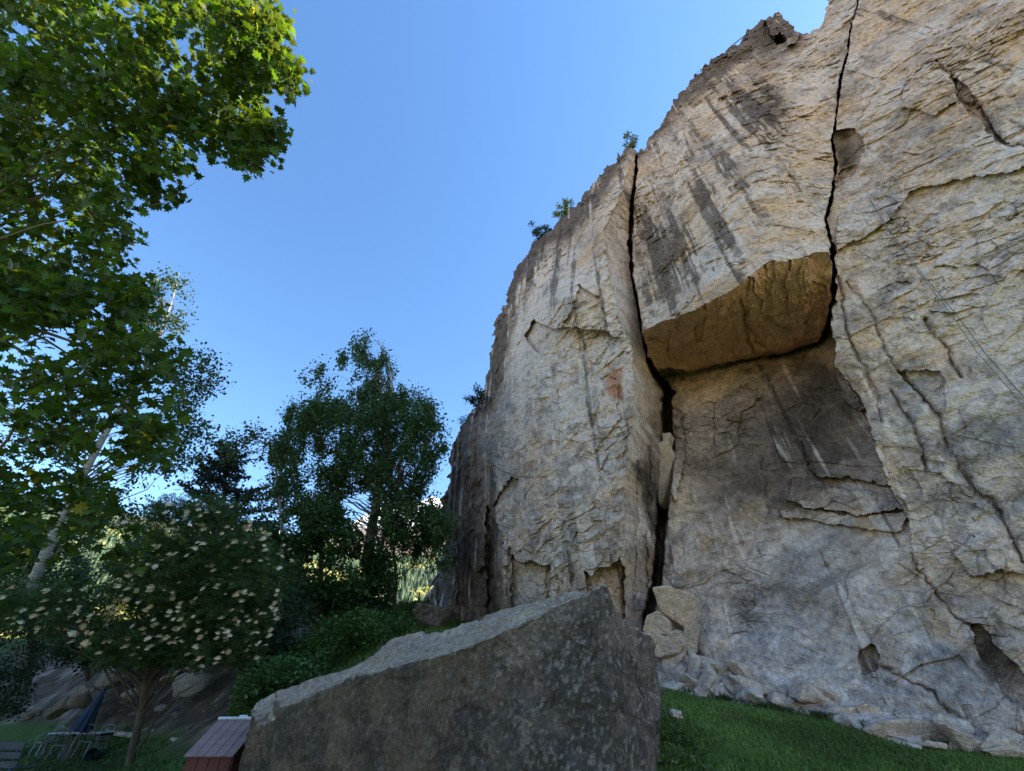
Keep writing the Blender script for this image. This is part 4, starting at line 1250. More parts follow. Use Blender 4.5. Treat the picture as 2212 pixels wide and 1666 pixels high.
# ---------------------------------------------------------------- flowering rowan
def rowan():
    rg = np.random.default_rng(41)
    tp = at(np.array([268., 280, 300, 318, 330, 345, 360]), np.array([1720., 1650, 1560, 1490, 1430, 1330, 1230]), np.array([11.2, 11.4, 11.7, 11.9, 12.1, 12.5, 13.0]))
    tp[0, 2] = min(tp[0, 2], float(ground_z(tp[0, 0], tp[0, 1])) - .1)
    root = empty('rowan_tree', tuple(tp[0]))
    bpy.context.view_layer.update()
    tag(root, 'rowan tree covered in cream flower clusters on the left lawn', 'tree')
    t_, TP = trunk_mesh('trunk', tp, [.11, .10, .09, .08, .065, .045, .02], M['bark'], None, rg, wob=.05)
    parented(t_, root)
    polys = [([(270, 1110), (360, 1075), (440, 1065), (500, 1095), (560, 1150), (600, 1190), (560, 1230), (440, 1220), (330, 1200), (270, 1160)], 150, 11.0, 14.0),
             ([(230, 1200), (330, 1190), (560, 1220), (640, 1190), (625, 1260), (610, 1310), (570, 1350), (400, 1330), (240, 1290)], 240, 10.6, 13.8),
             ([(-30, 1270), (100, 1260), (240, 1270), (400, 1320), (560, 1340), (590, 1380), (520, 1400), (300, 1390), (100, 1370), (-30, 1350)], 230, 10.6, 13.4),
             ([(180, 1380), (300, 1390), (520, 1395), (570, 1380), (560, 1425), (500, 1440), (460, 1425), (420, 1450), (330, 1430), (260, 1440), (200, 1420)], 90, 10.6, 12.8)]
    cc = crown(polys, rg)
    pos = around(cc, 24, .36, rg, flat=.7)
    pos = pos[fbm(pos * 1.3, 2, 410) > -.28]
    n = len(pos)
    o = leaf_mass('crown', pos, .19 * (1 + .2 * rg.normal(size=n)).clip(.5, 1.5), LEAF_PINNATE, M['leaf'], leaf_cols(n, rg, (.052, .088, .030), .3), rg, up=.7, droop=.3)
    parented(o, root)
    v, f = limbs(TP, cc, rg, r0=.035, sub=14)
    parented(mesh_np('branches', v, f, M['bark']), root)
    # flower heads: domes of small blossoms, three shapes shared by all
    heads = []
    for k in range(4):
        r2 = np.random.default_rng(500 + k)
        vs, fs_ = [], []
        vs += [np.array([0, 0, .5])] + [np.array([.75 * math.cos(q), .75 * math.sin(q), .02]) for q in np.arange(8) * math.pi / 4]
        fs_ += [(0, 1 + q, 1 + (q + 1) % 8) for q in range(8)]
        for j in range(30):
            a, rr = r2.random() * 6.283, math.sqrt(r2.random())
            c = np.array([rr * math.cos(a), rr * math.sin(a), .62 * (1 - rr * rr) + .14 * r2.random()])
            b = len(vs); s = .13 + .06 * r2.random()
            nrm = np.array([c[0] * .5, c[1] * .5, .8]); nrm /= np.linalg.norm(nrm)
            t1 = np.cross(nrm, [0.3, .9, .1]); t1 /= np.linalg.norm(t1); t2 = np.cross(nrm, t1)
            vs += [c + s * t1, c + s * t2 * .9, c - s * t1, c - s * t2 * .9, c + nrm * s * .55]
            fs_ += [(b, b + 1, b + 4), (b + 1, b + 2, b + 4), (b + 2, b + 3, b + 4), (b + 3, b, b + 4)]
        me = bpy.data.meshes.new('flower_cluster')
        me.from_pydata([tuple(q) for q in vs], [], fs_)
        tone = [(.56, .46, .28), (.50, .37, .21), (.60, .53, .38), (.42, .30, .16)][k]
        c4 = np.ones((len(vs), 4), np.float32); c4[:, :3] = np.array(tone) * (1 + .12 * r2.normal(size=(len(vs), 1)))
        me.color_attributes.new('Col', 'FLOAT_COLOR', 'POINT').data.foreach_set('color', c4.ravel())
        me.materials.append(M['flower'])
        heads.append(me)
    fp = sample_poly([(270, 1110), (360, 1075), (440, 1065), (520, 1100), (640, 1190), (625, 1260), (610, 1310), (580, 1390), (560, 1425), (420, 1450), (330, 1430), (200, 1420), (100, 1370), (-30, 1350), (-30, 1270), (100, 1260), (230, 1280)], 300, rg)
    ft = 10.25 + 1.0 * rg.random(300) ** 1.5
    fw = at(fp[:, 0], fp[:, 1], ft)
    for k in range(300):
        h = bpy.data.objects.new('flower_cluster', heads[int(rg.integers(4))])
        COL.objects.link(h)
        s = .066 * (.7 + .7 * rg.random())
        h.parent = root
        h.matrix_parent_inverse = root.matrix_world.inverted()
        h.location = fw[k]
        h.rotation_euler = (rg.normal() * .3 + .55, rg.normal() * .3, rg.normal() * .5)
        h.scale = (s, s, s)
rowan()

# ---------------------------------------------------------------- bushes on the cliff top
def crest_bush(px, py, t, h, w, cl, lab, n, up=.5, shape=LEAF_DIAMOND, ls=.09):
    rg = np.random.default_rng(int(px))
    c = at(px, py, t) - np.array([0, 0, .25])
    root = empty('cliff_bush', tuple(c))
    bpy.context.view_layer.update()
    tag(root, lab, 'bush', 'bushes on the cliff edge')
    cc = c + np.stack([rg.normal(size=n) * w * .28, rg.normal(size=n) * w * .28, .1 + rg.random(n) ** 1.4 * h * .85], -1)
    pos = around(cc, 70, .24, rg, flat=1)
    o = leaf_mass('foliage', pos, ls * (1 + .3 * rg.normal(size=len(pos))).clip(.5, 1.5), shape, M['leaf'], leaf_cols(len(pos), rg, cl, .3), rg, up=up)
    parented(o, root)
    tr = np.stack([np.full(5, c[0]), np.full(5, c[1]), np.linspace(c[2] - .6, c[2] + .2, 5)], -1)
    v, f = limbs(tr, cc, rg, r0=.012, sub=3)
    parented(mesh_np('stems', v, f, M['bark']), root)
crest_bush(1222, 462, 26.5, 1.0, 1.0, (.20, .24, .03), 'yellow-green bush coloured as if sunlit on the cliff edge', 22)  # sunlight put into the leaf colour, brighter than the other bushes
crest_bush(1168, 512, 26.5, 1.1, 1.0, (.035, .062, .028), 'dark green bush low on the left cliff edge', 22)
crest_bush(1030, 866, 20.6, .8, .8, (.030, .050, .024), 'small bush growing from the left side of the cliff', 14)
crest_bush(1358, 316, 27.5, .6, .9, (.17, .19, .05), 'tuft of pale bushes at the top of the long crack', 12)
crest_bush(2085, 386, 17.2, .12, .7, (.040, .065, .018), 'green plants on the ledge of the right wall', 12, ls=.05)
crest_bush(1003, 905, 20.3, .3, .4, (.032, .050, .024), 'wispy plant on the cliff side beside the tall birch', 6, ls=.05)
crest_bush(1520, 160, 28.5, .25, .5, (.06, .075, .02), 'little grass tuft on the upper cliff edge', 5, ls=.06)

# ---------------------------------------------------------------- lawn grass
def grass(name, pts, hgt, colr, seed, label, width=.012, lean=.35):
    rg = np.random.default_rng(seed)
    n = len(pts)
    z = ground_z(pts[:, 0], pts[:, 1])
    a = rg.random(n) * 6.283
    h = hgt * (.5 + .8 * rg.random(n))
    d = np.stack([np.cos(a), np.sin(a), a * 0], -1)
    s = np.stack([-np.sin(a), np.cos(a), a * 0], -1) * (width * (.7 + .6 * rg.random(n)))[:, None]
    b = np.stack([pts[:, 0], pts[:, 1], z - .01], -1)
    mid = b + np.array([0, 0, 1.]) * (h * .6)[:, None] + d * (h * .15)[:, None]
    tip = b + np.array([0, 0, 1.]) * h[:, None] + d * (h * lean * (.5 + rg.random(n)))[:, None]
    V = np.stack([b - s, b + s, mid + s * .7, mid - s * .7, tip], 1).reshape(-1, 3)
    i = np.arange(n)[:, None] * 5
    F4 = i + np.array([0, 1, 2, 3]); F3 = i + np.array([3, 2, 4])
    c = leaf_cols(n, rg, colr, .3)
    nz_ = fbm(b * .8, 3, seed + 5)
    c *= (1 + .6 * nz_)[:, None]
    dry = sstep(.25, .6, fbm(b * 2.2, 3, seed + 9))[:, None] * .55
    c = c * (1 - dry) + np.array([.12, .105, .04]) * dry
    o = mesh_np(name, V, [F4, F3], M['grass'], np.clip(np.repeat(c, 5, 0), .005, .6), smooth=False)
    return tag(o, label, 'grass', kind='stuff')

rg = np.random.default_rng(70)
def on_ground_poly(poly, n, rng, z_guess=0.8):
    """spread points over the patch of ground seen inside an outline"""
    q = sample_poly(poly, n, rng)
    d = rays(q[:, 0], q[:, 1])
    t = np.linspace(3, 34, 140)
    p = d[:, None] * t[None, :, None]
    gz = ground_z(p[..., 0], p[..., 1])
    below = (p[..., 2] + CAM_Z) < gz
    hit = below.any(1)
    k = np.argmax(below, 1)
    pts = p[np.arange(n), k, :2] + rng.normal(size=(n, 2)) * .12
    return pts[hit]

gp = rg.random((210000, 2)) * np.array([9.0, 9.0]) + np.array([1.2, 5.0])
vis = (gp[:, 0] > 1.3) & (.52 * (gp[:, 0] - 3.9) + .85 * (gp[:, 1] - 14) < .2)
grass('lawn_grass', gp[vis], .065, (.115, .165, .040), 71, 'short green grass of the lawn below the cliff', width=.011)
gl = np.stack([-24 + 19 * rg.random(60000), 9.5 + 15 * rg.random(60000)], -1)
vis = (ground_z(gl[:, 0], gl[:, 1]) < .55)
grass('garden_grass', gl[vis], .09, (.050, .085, .026), 72, 'garden lawn under the table and the rowan', width=.02)

gb = np.stack([-7.5 + 9 * rg.random(60000), 8.8 + 14 * rg.random(60000)], -1)
zb = ground_z(gb[:, 0], gb[:, 1])
vis = (fbm(np.stack([gb[:, 0], gb[:, 1], zb], -1) * .6, 3, 74) > -.25) & (zb > 1.2)
grass('slope_grass', gb[vis], .30, (.095, .145, .038), 73, 'rough grass on the slope behind the big boulder', width=.014, lean=.6)
gd = np.stack([-3.9 + 2.6 * rg.random(9000), 9.2 + 1.6 * rg.random(9000)], -1)
grass('dry_grass', gd, .12, (.15, .12, .045), 75, 'dry yellowish grass along the back edge of the boulder', width=.012, lean=.8)
# weeds between boulder and lawn
wd = np.stack([1.75 + .9 * rg.random(60), 6.3 + 2.4 * rg.random(60)], -1)
wz = ground_z(wd[:, 0], wd[:, 1])
wp = around(np.stack([wd[:, 0], wd[:, 1], wz + .07], -1), 34, .16, rg, flat=.7)
o = leaf_mass('weeds', wp, .05 * (1 + .3 * rg.normal(size=len(wp))).clip(.4, 1.6), LEAF_DIAMOND, M['leaf'], leaf_cols(len(wp), rg, (.075, .115, .03), .35), rg, up=.7)
tag(o, 'low weeds growing between the big boulder and the lawn', 'weeds', kind='stuff')

# longer tufts along the foot of the rocks
tf = np.stack([1430 + 790 * rg.random(5200), np.zeros(5200)], -1)
tf[:, 1] = np.interp(tf[:, 0], [1430, 1560, 1700, 1830, 1900, 2000, 2100, 2220], [1492, 1518, 1548, 1570, 1592, 1624, 1642, 1658]) + rg.normal(size=5200) * 5 + 6
w3 = at(tf[:, 0], tf[:, 1], (WC + 1.35 + .12 * rg.normal(size=5200)) / (rays(tf[:, 0], tf[:, 1]) @ WN))
grass('grass_tufts', w3[fbm(w3 * 1.4, 2, 79) > -.05, :2], .15, (.072, .100, .030), 78, 'longer grass tufts along the rocks at the cliff foot', width=.010, lean=.7)

# ================================================================== single rocks
def rock_at(px, py, t, size, seed, label, rot=0.0, tilt=0.0, colf=pale_rock, voxel=None, group=None, flat=1.0, name='rock', npts=14, ground=False):
    rg = np.random.default_rng(seed)
    p = rg.normal(size=(npts, 3))
    p /= np.linalg.norm(p, axis=1, keepdims=True)
    p = np.sign(p) * np.abs(p) ** .7
    p *= np.array(size) / 2.0
    c, s = math.cos(rot), math.sin(rot)
    p = p @ np.array([[1, 0, 0], [0, math.cos(tilt * .3), -math.sin(tilt * .3)], [0, math.sin(tilt * .3), math.cos(tilt * .3)]]).T
    p = p @ np.array([[math.cos(tilt), 0, math.sin(tilt)], [0, 1, 0], [-math.sin(tilt), 0, math.cos(tilt)]]).T
    p = p @ np.array([[c, -s, 0], [s, c, 0], [0, 0, 1]]).T
    ctr = at(px, py, t)
    if ground:
        ctr[2] = float(ground_z(ctr[0], ctr[1])) + size[2] * .22
    s_ = max(size) / 1.6
    o = rock_mesh(name, [tuple(v) for v in p], M['boulder'] if colf is not pale_rock else M['rock'], seed, voxel or max(size) / 28., .8, colf, fscale=s_)
    o.location = ctr
    return tag(o, label, 'rock', group)

def slab_at(corners, t, thick, seed, label, group=None, name='rock'):
    """a broken slab: outline in the picture at its own distance, with thickness into the hill"""
    rg = np.random.default_rng(seed)
    c = np.array([q[:2] for q in corners], float)
    tt = np.array([t + (q[2] if len(q) > 2 else 0) for q in corners])
    A = at(c[:, 0], c[:, 1], tt)
    B = A + np.array([.45, .85, .0]) * thick + rg.normal(size=A.shape) * .06 * thick
    ctr = A.mean(0)
    ext = float(np.ptp(A, axis=0).max())
    o = rock_mesh(name, [tuple(v) for v in np.concatenate([A, B]) - ctr], M['rock'], seed, ext / 32., .55, pale_rock, fscale=max(.35, ext / 2.2))
    o.location = ctr
    return tag(o, label, 'rock', group)

G1 = 'fallen blocks at the foot of the deep crack'
slab_at([(1408, 1268), (1440, 1264), (1500, 1284), (1504, 1330), (1496, 1370), (1472, 1352), (1424, 1316)], 11.6, 1.1, 801, 'large leaning slab at the top of the fallen blocks below the deep crack', G1)
slab_at([(1478, 1350), (1500, 1340), (1505, 1408), (1488, 1412), (1470, 1390)], 11.3, .8, 802, 'narrow upright block at the right end of the fallen blocks', G1)
slab_at([(1396, 1330), (1420, 1318), (1440, 1340), (1448, 1372), (1412, 1380), (1388, 1362)], 11.2, .9, 803, 'pale block leaning against the flank of the deep crack', G1)
slab_at([(1440, 1368), (1462, 1360), (1478, 1392), (1466, 1412), (1440, 1402)], 11.0, .8, 804, 'pale lump in the middle of the fallen blocks', G1)
slab_at([(1390, 1365), (1440, 1375), (1460, 1412), (1420, 1420), (1392, 1400)], 10.9, .9, 805, 'ribbed grey block lowest of the fallen blocks behind the boulder', G1)
# stone jammed in the crack
slab_at([(1416, 965), (1432, 948), (1446, 955), (1456, 985), (1444, 1040), (1432, 1085), (1422, 1090), (1415, 1040)], 15.5, .7, 811, 'long grey stone jammed in the deep crack', name='chockstone')
slab_at([(1430, 936), (1448, 934), (1446, 956), (1434, 956)], 15.7, .5, 812, 'small tan stone balanced on the jammed stone', name='chockstone')
# rocks along the foot
rock_at(1740, 1500, 9.3, (.75, .55, .55), 821, 'split grey boulder at the foot of the cliff', .4, .3)
rock_at(1772, 1492, 9.4, (.50, .5, .55), 822, 'right half of the split grey boulder', -.3, -.3)
slab_at([(1765, 1545, .2), (1800, 1528), (1870, 1520), (1950, 1530), (2010, 1545), (1960, 1572), (1880, 1580), (1800, 1562)], 8.7, 1.2, 823, 'long cream rock ledge at the upper edge of the lawn')
slab_at([(1860, 1580), (1900, 1556), (1960, 1550), (2030, 1562), (2080, 1600), (2060, 1622), (1990, 1612), (1920, 1604)], 7.9, 1.2, 824, 'rounded cream rock with brown underside at the lawn edge')
slab_at([(2040, 1562), (2080, 1580), (2130, 1608), (2160, 1632), (2130, 1642), (2080, 1620)], 7.5, .8, 825, 'long brown rock wedge right of the rounded rock')
slab_at([(2120, 1620), (2170, 1612), (2250, 1632), (2250, 1668), (2180, 1652)], 7.3, .8, 826, 'pinkish rock at the right edge of the lawn')
rock_at(2016, 1610, 7.6, (.62, .30, .10), 827, 'thin flat stone lying on the grass', .3, .05)
rock_at(1560, 1470, 10.6, (1.3, .7, .5), 828, 'broad pale rock at the foot of the wall right of the fallen blocks', -.5, .35)
rock_at(1650, 1505, 10.0, (1.1, .6, .42), 829, 'pale stepped rock above the left end of the lawn', -.5, .35)
rock_at(1485, 1470, 11.0, (.9, .6, .5), 830, 'pale rock behind the right shoulder of the big boulder', -.2, .2)
rock_at(1475, 1625, 6.6, (.34, .3, .30), 831, 'small weathered stone in the weeds beside the big boulder', .2, .2)
rock_at(1460, 1545, 7.4, (.22, .2, .18), 832, 'fist-sized stone at the lawn corner by the big boulder', .2, .2)

for k, (a, b, o_, sz, lab) in enumerate([
        (1530, 1440, .8, (.9, .6, .4), 'flat pale block low on the wall beside the fallen blocks'),
        (1610, 1480, 1.0, (1.0, .6, .4), 'cream rock ledge left of the split grey boulder'),
        (1690, 1520, 1.1, (.8, .5, .35), 'cream rock just below the split grey boulder'),
        (1720, 1540, 1.3, (.35, .3, .2), 'small stone at the upper grass edge'),
        (1820, 1545, 1.1, (.6, .45, .35), 'rough cream rock at the left end of the long ledge'),
        (2100, 1600, 1.0, (.8, .5, .4), 'grey rubble block above the brown rock wedge'),
        (2180, 1600, 1.0, (.7, .5, .4), 'grey rubble block at the right edge above the lawn'),
        (2060, 1570, .9, (.7, .5, .35), 'blue-grey rubble block behind the rounded rock')]):
    d_ = rays(a, b)
    rock_at(a, b, float((WC + o_) / (d_ @ WN)), sz, 870 + k, lab, .55 * (k % 3 - 1) - .5, .3, group='rocks along the foot of the cliff')

# rubble band between wall and lawn: a few broken shapes, copied
rg = np.random.default_rng(77)
shapes = []
for k in range(6):
    p = rg.normal(size=(11, 3)); p /= np.linalg.norm(p, axis=1, keepdims=True)
    p = np.sign(p) * np.abs(p) ** .6 * np.array([.5, .36, .30]) * (1 + .15 * rg.normal(size=(11, 1)))
    o = rock_mesh('rubble_rock', [tuple(v) for v in p], M['rock'], 900 + k, .036, .8, pale_rock, fscale=.55)
    shapes.append(o)
line = [(1430, 1452), (1520, 1468), (1600, 1488), (1680, 1520), (1740, 1540), (1800, 1552), (1880, 1572), (1960, 1592), (2040, 1608), (2120, 1622), (2220, 1640)]
lx, ly = np.array(line, float).T
n_r = 64
for k in range(n_r):
    a = 1430 + 790 * (k + .5 * rg.random()) / n_r
    b = np.interp(a, lx, ly) - 38 * rg.random() ** 1.3 + 8
    o_ = .75 + .35 * rg.random() + .012 * (b - np.interp(a, lx, ly)) + .25 * (a - 1430) / 790
    c = at(a, b, float((WC + o_) / (rays(a, b) @ WN)))
    r_ = shapes[k] if k < 6 else shapes[int(rg.integers(6))].copy()
    if k >= 6: COL.objects.link(r_)
    r_.location = c
    r_.rotation_euler = (rg.normal() * .5, rg.normal() * .5, rg.random() * 6.28)
    s_ = .45 + .75 * rg.random() ** 1.6
    r_.scale = (s_, s_, s_ * .85)
    zone = ('behind the right shoulder of the big boulder', 'below the fallen blocks', 'left of the split grey boulder', 'under the split grey boulder', 'above the long cream ledge',
            'beside the rounded cream rock', 'behind the brown rock wedge', 'at the right edge of the picture')[int((a - 1430) / 790 * 8 * .999)]
    tag(r_, ('small' if s_ < .62 else 'larger') + ' pale rubble rock ' + zone, 'rock', 'rubble ' + zone)

def mossy(co, no, seed, r1, e2):
    c = boulder_col(co + np.array([1.6, 0, 1.0]), no, seed, r1, e2) * 1.1
    n = fbm(co * 5, 4, seed + 5)
    m = sstep(.1, .5, no[:, 2] * .5 + n)[:, None]
    return c * (1 - .75 * m) + np.array([.075, .060, .020]) * .75 * m
rock_at(938, 1335, 17.6, (2.1, 1.5, 1.15), 841, 'mossy dark boulder under the fence posts beside the cliff', .1, .15, colf=mossy, name='boulder')

# scree and stones on the bank
rg = np.random.default_rng(90)
BANK = [(410, 1480, 17.5, (1.7, .9, 1.2), 'big tan rock set in the bank above the lawn', .2, -.5),
        (372, 1465, 18.2, (.9, .6, .6), 'small cracked rock beside the big tan rock in the bank', .2, -.3),
        (190, 1500, 19.0, (1.6, 1.0, .7), 'pale rock slab on the bank behind the folded parasol', -.4, -.6),
        (240, 1470, 19.6, (1.2, .9, .7), 'grey rock on the bank above the folded parasol', .5, -.5),
        (130, 1530, 19.0, (1.4, .8, .5), 'pale rock low on the bank left of the parasol', -.2, -.5),
        (290, 1500, 18.6, (1.0, .8, .6), 'dull rock on the bank behind the rowan trunk', .5, -.4),
        (350, 1530, 17.2, (.5, .4, .3), 'small stone at the bank foot right of the rowan trunk', .1, 0),
        (210, 1420, 21, (.7, .5, .4), 'light stone high on the bank under the rowan leaves', .1, -.6),
        (60, 1548, 19.5, (.45, .4, .4), 'round pale stone behind the white chair', 0, 0),
        (82, 1540, 19.8, (.5, .4, .35), 'yellowish stone behind the white chair', .3, 0)]
def bank_rock(co, no, seed, r1, e2):
    return pale_rock(co, no, seed, r1, e2) * np.array([.40, .45, .48])
for k, (a, b, t, sz, lab, ro, ti) in enumerate(BANK):
    rock_at(a, b, t, sz, 850 + k, lab, ro, ti, voxel=max(sz) / 26., colf=bank_rock, group='rocks on the bank')
n = 1600
q = np.stack([-27 + 20 * rg.random(n), 17.5 + 12 * rg.random(n)], -1)
z = ground_z(q[:, 0], q[:, 1])
k = (z > .42) & (z < 3.6)
q, z = q[k], z[k]
VV, FF, CC, nb = [], [], [], 0
for (x_, y_), z_ in zip(q, z):
    s = .03 + .14 * rg.random() ** 3
    p = rg.normal(size=(8, 3)); p /= np.linalg.norm(p, axis=1, keepdims=True)
    ico = np.array([[0, 0, 1.], [.9, 0, .2], [.2, .9, .1], [-.8, .5, .2], [-.6, -.7, .1], [.4, -.9, .2], [0, 0, -.6]]) * (1 + .3 * rg.normal(size=(7, 1)))
    VV.append(ico * s * np.array([1.2, .9, .7]) + np.array([x_, y_, z_]))
    FF.append(np.array([[0, 1, 2], [0, 2, 3], [0, 3, 4], [0, 4, 5], [0, 5, 1], [6, 2, 1], [6, 3, 2], [6, 4, 3], [6, 5, 4], [6, 1, 5]]) + nb); nb += 7
    CC.append(np.tile(np.array([.20, .17, .14]) * (.4 + .9 * rg.random()), (7, 1)))
tag(mesh_np('gravel', np.concatenate(VV), np.concatenate(FF), M['rock'], np.concatenate(CC), smooth=False), 'loose stones scattered over the bank', 'gravel', kind='stuff')

# ================================================================== garden things
wood = lambda nm, c, **k: mat(nm, c, rough=k.pop('rough', .75), nscale=5, namt=.28, nscale2=30, stretch=(.4, 1, 1), bump=[(24, .25)], bdist=.006, **k)
M['red_board'] = wood('red_painted_board', (.105, .030, .022))
M['lid_board'] = wood('faded_mauve_board', (.22, .135, .12), rough=.5, spec=.5)
M['white_paint'] = mat('white_trim', (.55, .56, .58), rough=.6, nscale=8, namt=.15)
M['bench_wood'] = wood('dark_bench_wood', (.050, .050, .055))
M['blue_metal'] = mat('blue_metal', (.03, .06, .16), rough=.45, metal=.2, nscale=9, namt=.15)
M['table_top'] = mat('grey_table_top', (.26, .29, .32), rough=.4, nscale=7, namt=.1, spec=.5)
M['grey_metal'] = mat('grey_metal', (.09, .09, .095), rough=.5, metal=.2, nscale=8, namt=.15)
M['dark_metal'] = mat('dark_metal', (.035, .036, .04), rough=.5, nscale=8, namt=.15)
M['white_metal'] = mat('white_chair_plastic', (.17, .185, .21), rough=.4, nscale=6, namt=.08)
M['blue_cloth'] = mat('blue_parasol_cloth', (.020, .036, .060), rough=.9, nscale=10, namt=.2, bump=[(14, .4)])
M['log'] = mat('weathered_log', (.30, .25, .21), rough=.9, nscale=5, namt=.35, nscale2=20, stretch=(.3, .3, .3), bump=[(12, .5)])
M['green_plastic'] = mat('dark_green_plastic', (.03, .07, .06), rough=.5, nscale=6, namt=.15)
M['post_wood'] = wood('ochre_post_wood', (.26, .17, .07))
M['grey_post'] = wood('dark_post_wood', (.06, .05, .04))
M['pale_cloth'] = mat('pale_blue_cloth', (.55, .66, .80), rough=.8, nscale=9, namt=.12, bump=[(14, .3)])
M['rope'] = mat('rope', (.14, .13, .125), rough=.8, nscale=40, namt=.3)

# red box with sloping lid, left of the boulder
c = at(478, 1640, 7.0)
bx0, by0 = float(c[0]), float(c[1])
gz = float(ground_z(bx0, by0 - .3))
box = empty('bin_box', (bx0 + .02, by0 - .1, gz), R(2))
tag(box, 'red wooden bin box with a faded sloping lid against the boulder', 'box')
W, HF, HB, DP = .68, .80, 1.17, .62
for k in range(4):                                           # front boards
    w = W / 4
    MB().box((-W / 2 + w * (k + .5), -DP / 2, HF / 2), (w - .010, .024, HF)).build('front_board', M['red_board'], box, bevel=.003)
for sgn in (-1, 1):
    for k in range(3):
        d = DP / 3
        y0 = -DP / 2 + d * (k + .5)
        h = HF + (HB - HF) * (y0 + DP / 2) / DP - .03
        MB().box((sgn * (W / 2 + .006), y0 + .006, h / 2), (.022, d - .010, h)).build('side_board', M['red_board'], box, bevel=.003)
MB().box((0, DP / 2 + .012, HB / 2 - .02), (W, .022, HB - .04)).build('back_panel', M['red_board'], box)
lid = empty('lid', (0, 0, 0)); lid.parent = box
sl = math.atan2(HB - HF, DP)
rot = np.array([[1, 0, 0], [0, math.cos(sl), -math.sin(sl)], [0, math.sin(sl), math.cos(sl)]])
LL = math.hypot(HB - HF, DP) + .12
for k in range(5):
    w = (W + .08) / 5
    cc = np.array([-(W + .08) / 2 + w * (k + .5), -.02, (HF + HB) / 2 + .02])
    MB().box(cc, (w - .006, LL, .022), rot).build('lid_board', M['lid_board'], lid, bevel=.003)
    if k < 4:
        MB().box(cc + np.array([w / 2, 0, .0]) + rot @ np.array([0, 0, .016]), (.022, LL - .02, .012), rot).build('batten', M['lid_board'], lid, bevel=.002)
top = np.array([0, -.02, (HF + HB) / 2 + .02]) + rot @ np.array([0, LL / 2 + .012, .012])
MB().box(top, (W + .10, .03, .05), rot).build('lid_trim', M['white_paint'], lid, bevel=.003)
MB().box(top + np.array([.02, .02, .03]), (.14, .03, .035), rot).build('hinge', M['white_paint'], lid, bevel=.003)

# slatted bench at the lower left corner, seen from behind
c = at(10, 1600, 8.2)
bch = empty('garden_bench', (float(c[0]) - .10, float(c[1]) - .2, float(ground_z(c[0], c[1])) + .06), R(-8))
tag(bch, 'dark slatted garden bench with blue metal ends at the left corner', 'bench')
for k, zc in enumerate((.93, .80, .67, .54)):
    MB().box((0, .02 * k - .03, zc), (1.7, .032, .095 if k else .11)).build('back_slat', M['bench_wood'], bch, bevel=.006)
for k in range(4):
    MB().box((0, .14 + .125 * k, .44), (1.7, .10, .03)).build('seat_slat', M['bench_wood'], bch, bevel=.006)
for sx_ in (-.72, .72):
    mb = MB()
    mb.bar((sx_, .12, .02), (sx_, -.015, .97), .05, .03)
    mb.bar((sx_, .56, .02), (sx_, .54, .44), .05, .03)
    mb.bar((sx_, .06, .41), (sx_, .56, .41), .05, .03)
    mb.build('leg_frame', M['blue_metal'], bch, bevel=.004)
    MB().bar((sx_, .02, .62), (sx_, .52, .62), .06, .03).build('armrest', M['bench_wood'], bch, bevel=.004)

# pair of small garden tables pushed together, chairs, folded parasol
TB = at(152, 1640, 15.4)
tx, ty = float(TB[0]), float(TB[1])
tz = float(ground_z(tx, ty))
for k, dx in enumerate((-.47, .47)):
    tb = empty('garden_table', (tx + dx, ty + .05 * k, tz), R(3))
    tag(tb, ('left one of two square grey garden tables standing together', 'right one of two square grey garden tables, with the parasol')[k], 'table', 'garden tables under the trees')
    MB().box((0, 0, .735), (.90, .85, .035)).build('table_top', M['table_top'], tb, bevel=.008)
    MB().box((0, 0, .685), (.80, .75, .06)).build('apron', M['dark_metal'], tb)
    for a in (-1, 1):
        for b in (-1, 1):
            MB().bar((a * .37, b * .34, .70), (a * .41, b * .38, .0), .045, .045).build('leg', M['grey_metal'] if b < 0 else M['dark_metal'], tb)

def chair(x_, y_, rz, label, back_mat, lab_group='chairs at the garden tables'):
    ch = empty('garden_chair', (x_, y_, float(ground_z(x_, y_))), rz)
    tag(ch, label, 'chair', lab_group)
    MB().box((0, 0, .43), (.46, .44, .035)).build('seat', M['grey_metal'], ch, bevel=.012)
    for a in (-1, 1):
        MB().bar((a * .20, -.19, .42), (a * .23, -.23, 0), .04, .035).build('leg', back_mat, ch)
        MB().bar((a * .20, .19, .42), (a * .23, .26, 0), .04, .035).build('leg', back_mat, ch)
    u = np.linspace(0, math.pi, 15)
    arch = np.stack([.25 * np.sign(np.cos(u)) * np.abs(np.cos(u)) ** .5, .20 + .10 * np.sin(u) ** .5, .44 + .48 * np.sin(u) ** .5], -1)
    MB().tube(arch, .02, 8).build('backrest', back_mat, ch, smooth=True)
    inner = np.stack([.13 * np.cos(u), .21 + .07 * np.sin(u), .44 + .34 * np.sin(u)], -1)
    MB().tube(inner, .014, 6).build('back_spindle', back_mat, ch, smooth=True)
    for a in (-1, 1):
        MB().tube([(a * .25, .20, .66), (a * .27, 0, .67), (a * .25, -.18, .64), (a * .21, -.19, .43)], .016, 6).build('armrest', back_mat, ch, smooth=True)
    return ch
chair(tx - 2.0, ty + .95, R(-20), 'white round-backed garden chair left of the tables', M['white_metal'])
chair(tx + .12, ty + .80, R(5), 'white round-backed chair behind the right table', M['white_metal'])
chair(tx - .35, ty - .15, R(180), 'grey chair pushed under the left table', M['grey_metal'])
chair(tx + .55, ty - .15, R(175), 'grey chair pushed under the right table', M['grey_metal'])

